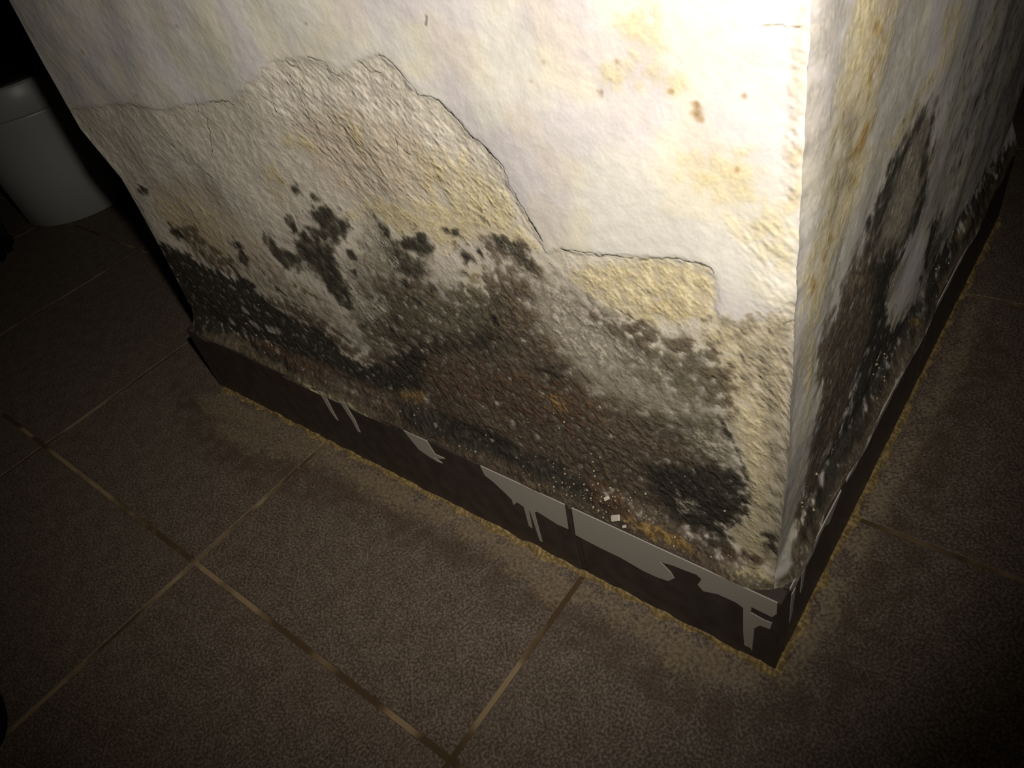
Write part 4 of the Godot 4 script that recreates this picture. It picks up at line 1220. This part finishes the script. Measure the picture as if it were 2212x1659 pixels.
func scatter(called: String, places: Array, shape: Mesh, mat: Material, lo: float, hi: float, rng: RandomNumberGenerator, label: String) -> void:
	var mm := MultiMesh.new()
	mm.transform_format = MultiMesh.TRANSFORM_3D
	mm.mesh = shape
	mm.instance_count = places.size()
	for i in places.size():
		var s := lerpf(lo, hi, pow(rng.randf(), 2.5))
		var b := Basis.from_euler(Vector3(rng.randf(), rng.randf(), rng.randf()) * TAU).scaled(Vector3.ONE * s)
		mm.set_instance_transform(i, Transform3D(b, places[i]))
	var o := MultiMeshInstance3D.new()
	o.name = numbered(called)
	o.multimesh = mm
	o.material_override = mat
	add_child(o)
	o.set_meta("kind", "stuff")
	tag(o, label, "grit")


# ------------------------------------------------------------------ things behind the pillar
func build_bin() -> void:
	var white := plain(Color(0.60, 0.60, 0.59), 0.38, 0.5)
	var dark := plain(Color(0.10, 0.10, 0.10), 0.5, 0.4)
	var o := thing("waste_bin", "small white round plastic bin standing behind the pillar's far end", "bin", Vector3(-1.352, 0.0, -0.205))
	piece("body", lathe([Vector2(0.0, 0.0), Vector2(0.094, 0.0), Vector2(0.100, 0.004), Vector2(0.104, 0.09), Vector2(0.108, 0.176), Vector2(0.108, 0.180), Vector2(0.0, 0.180)]), white, o)
	piece("collar", lathe([Vector2(0.104, 0.179), Vector2(0.110, 0.180), Vector2(0.1115, 0.183), Vector2(0.1095, 0.222), Vector2(0.107, 0.226), Vector2(0.103, 0.226), Vector2(0.102, 0.182)]), white, o)
	piece("lid", lathe([Vector2(0.1025, 0.205), Vector2(0.1025, 0.2255), Vector2(0.1065, 0.2262), Vector2(0.1060, 0.2290), Vector2(0.09, 0.232), Vector2(0.0, 0.236)]), dark, o)


func build_bag() -> void:
	var o := piece("black_bag", blob(Vector3(0.085, 0.045, 0.055), 55, 0.28, 28), plain(Color(0.035, 0.035, 0.037), 0.35, 0.5), self, Vector3(-1.355, 0.0, -0.008))
	tag(o, "slumped black plastic bag on the floor beside the white bin", "bag")


func blob(size: Vector3, seed_value: int, rough: float, n: int) -> ArrayMesh:
	var noise := noise_of(seed_value, 1.4, 3)
	var pts := PackedVector3Array()
	var uvs := PackedVector2Array()
	for j in n:
		var v := float(j) / (n - 1)
		var lat := (v - 0.5) * PI
		for i in n * 2 + 1:
			var a := TAU * i / (n * 2)
			var d := Vector3(sin(a) * cos(lat), sin(lat), cos(a) * cos(lat))
			var r := 1.0 + rough * noise.get_noise_3dv(d * 1.6)
			var p := d * r * size
			p.y = maxf(p.y + size.y * 0.62, 0.0)
			pts.append(p)
			uvs.append(Vector2(float(i) / (n * 2), v))
	return grid_mesh(n * 2 + 1, n, pts, uvs)


func build_shoe() -> void:
	var o := thing("shoe", "toe of a black shoe on the floor tiles, cut off by the picture's edge", "shoe", Vector3(-0.436, 0.0, 0.352))
	o.rotation.y = deg_to_rad(8.0)
	var leather := plain(Color(0.03, 0.03, 0.034), 0.55, 0.4)
	var rubber := plain(Color(0.022, 0.022, 0.022), 0.8, 0.3)
	piece("sole", shoe_shell(0.0, 0.014, 1.0, 1.0), rubber, o)
	piece("upper", shoe_shell(0.0135, 0.085, 0.95, 0.0), leather, o)


func shoe_shell(y0: float, y1: float, swell: float, flat: float) -> ArrayMesh:
	# toe at the origin, heel along -x
	var rows := 12
	var around := 40
	var pts := PackedVector3Array()
	var uvs := PackedVector2Array()
	for j in rows + 1:
		var v := float(j) / rows
		for i in around + 1:
			var a := TAU * i / around
			var half_w := 0.046 * swell
			var x := cos(a)
			var z := sin(a)
			# outline: long rounded foot shape
			var px := -0.135 + 0.135 * swell * signf(x) * pow(absf(x), 0.8)
			var pz := half_w * signf(z) * pow(absf(z), 0.75) * (1.0 - 0.18 * clampf((-px - 0.1) / 0.17, 0.0, 1.0))
			# height of the upper rises from the toe to the ankle
			var rise := 0.034 + (y1 - 0.034) * smoothstep(0.06, 0.20, -px)
			var top := lerpf(rise, y1, flat)
			var y := lerpf(y0, top, sin(v * PI * 0.5)) if flat < 0.5 else lerpf(y0, y1, minf(v * 2.0, 1.0))
			var shrink := cos(v * PI * 0.5) if flat < 0.5 else 1.0 - maxf(0.0, v * 2.0 - 1.0)
			shrink = pow(maxf(shrink, 0.0), 0.45)
			pts.append(Vector3(-0.135 + (px + 0.135) * shrink, y, pz * shrink))
			uvs.append(Vector2(float(i) / around, v))
	return grid_mesh(around + 1, rows + 1, pts, uvs)
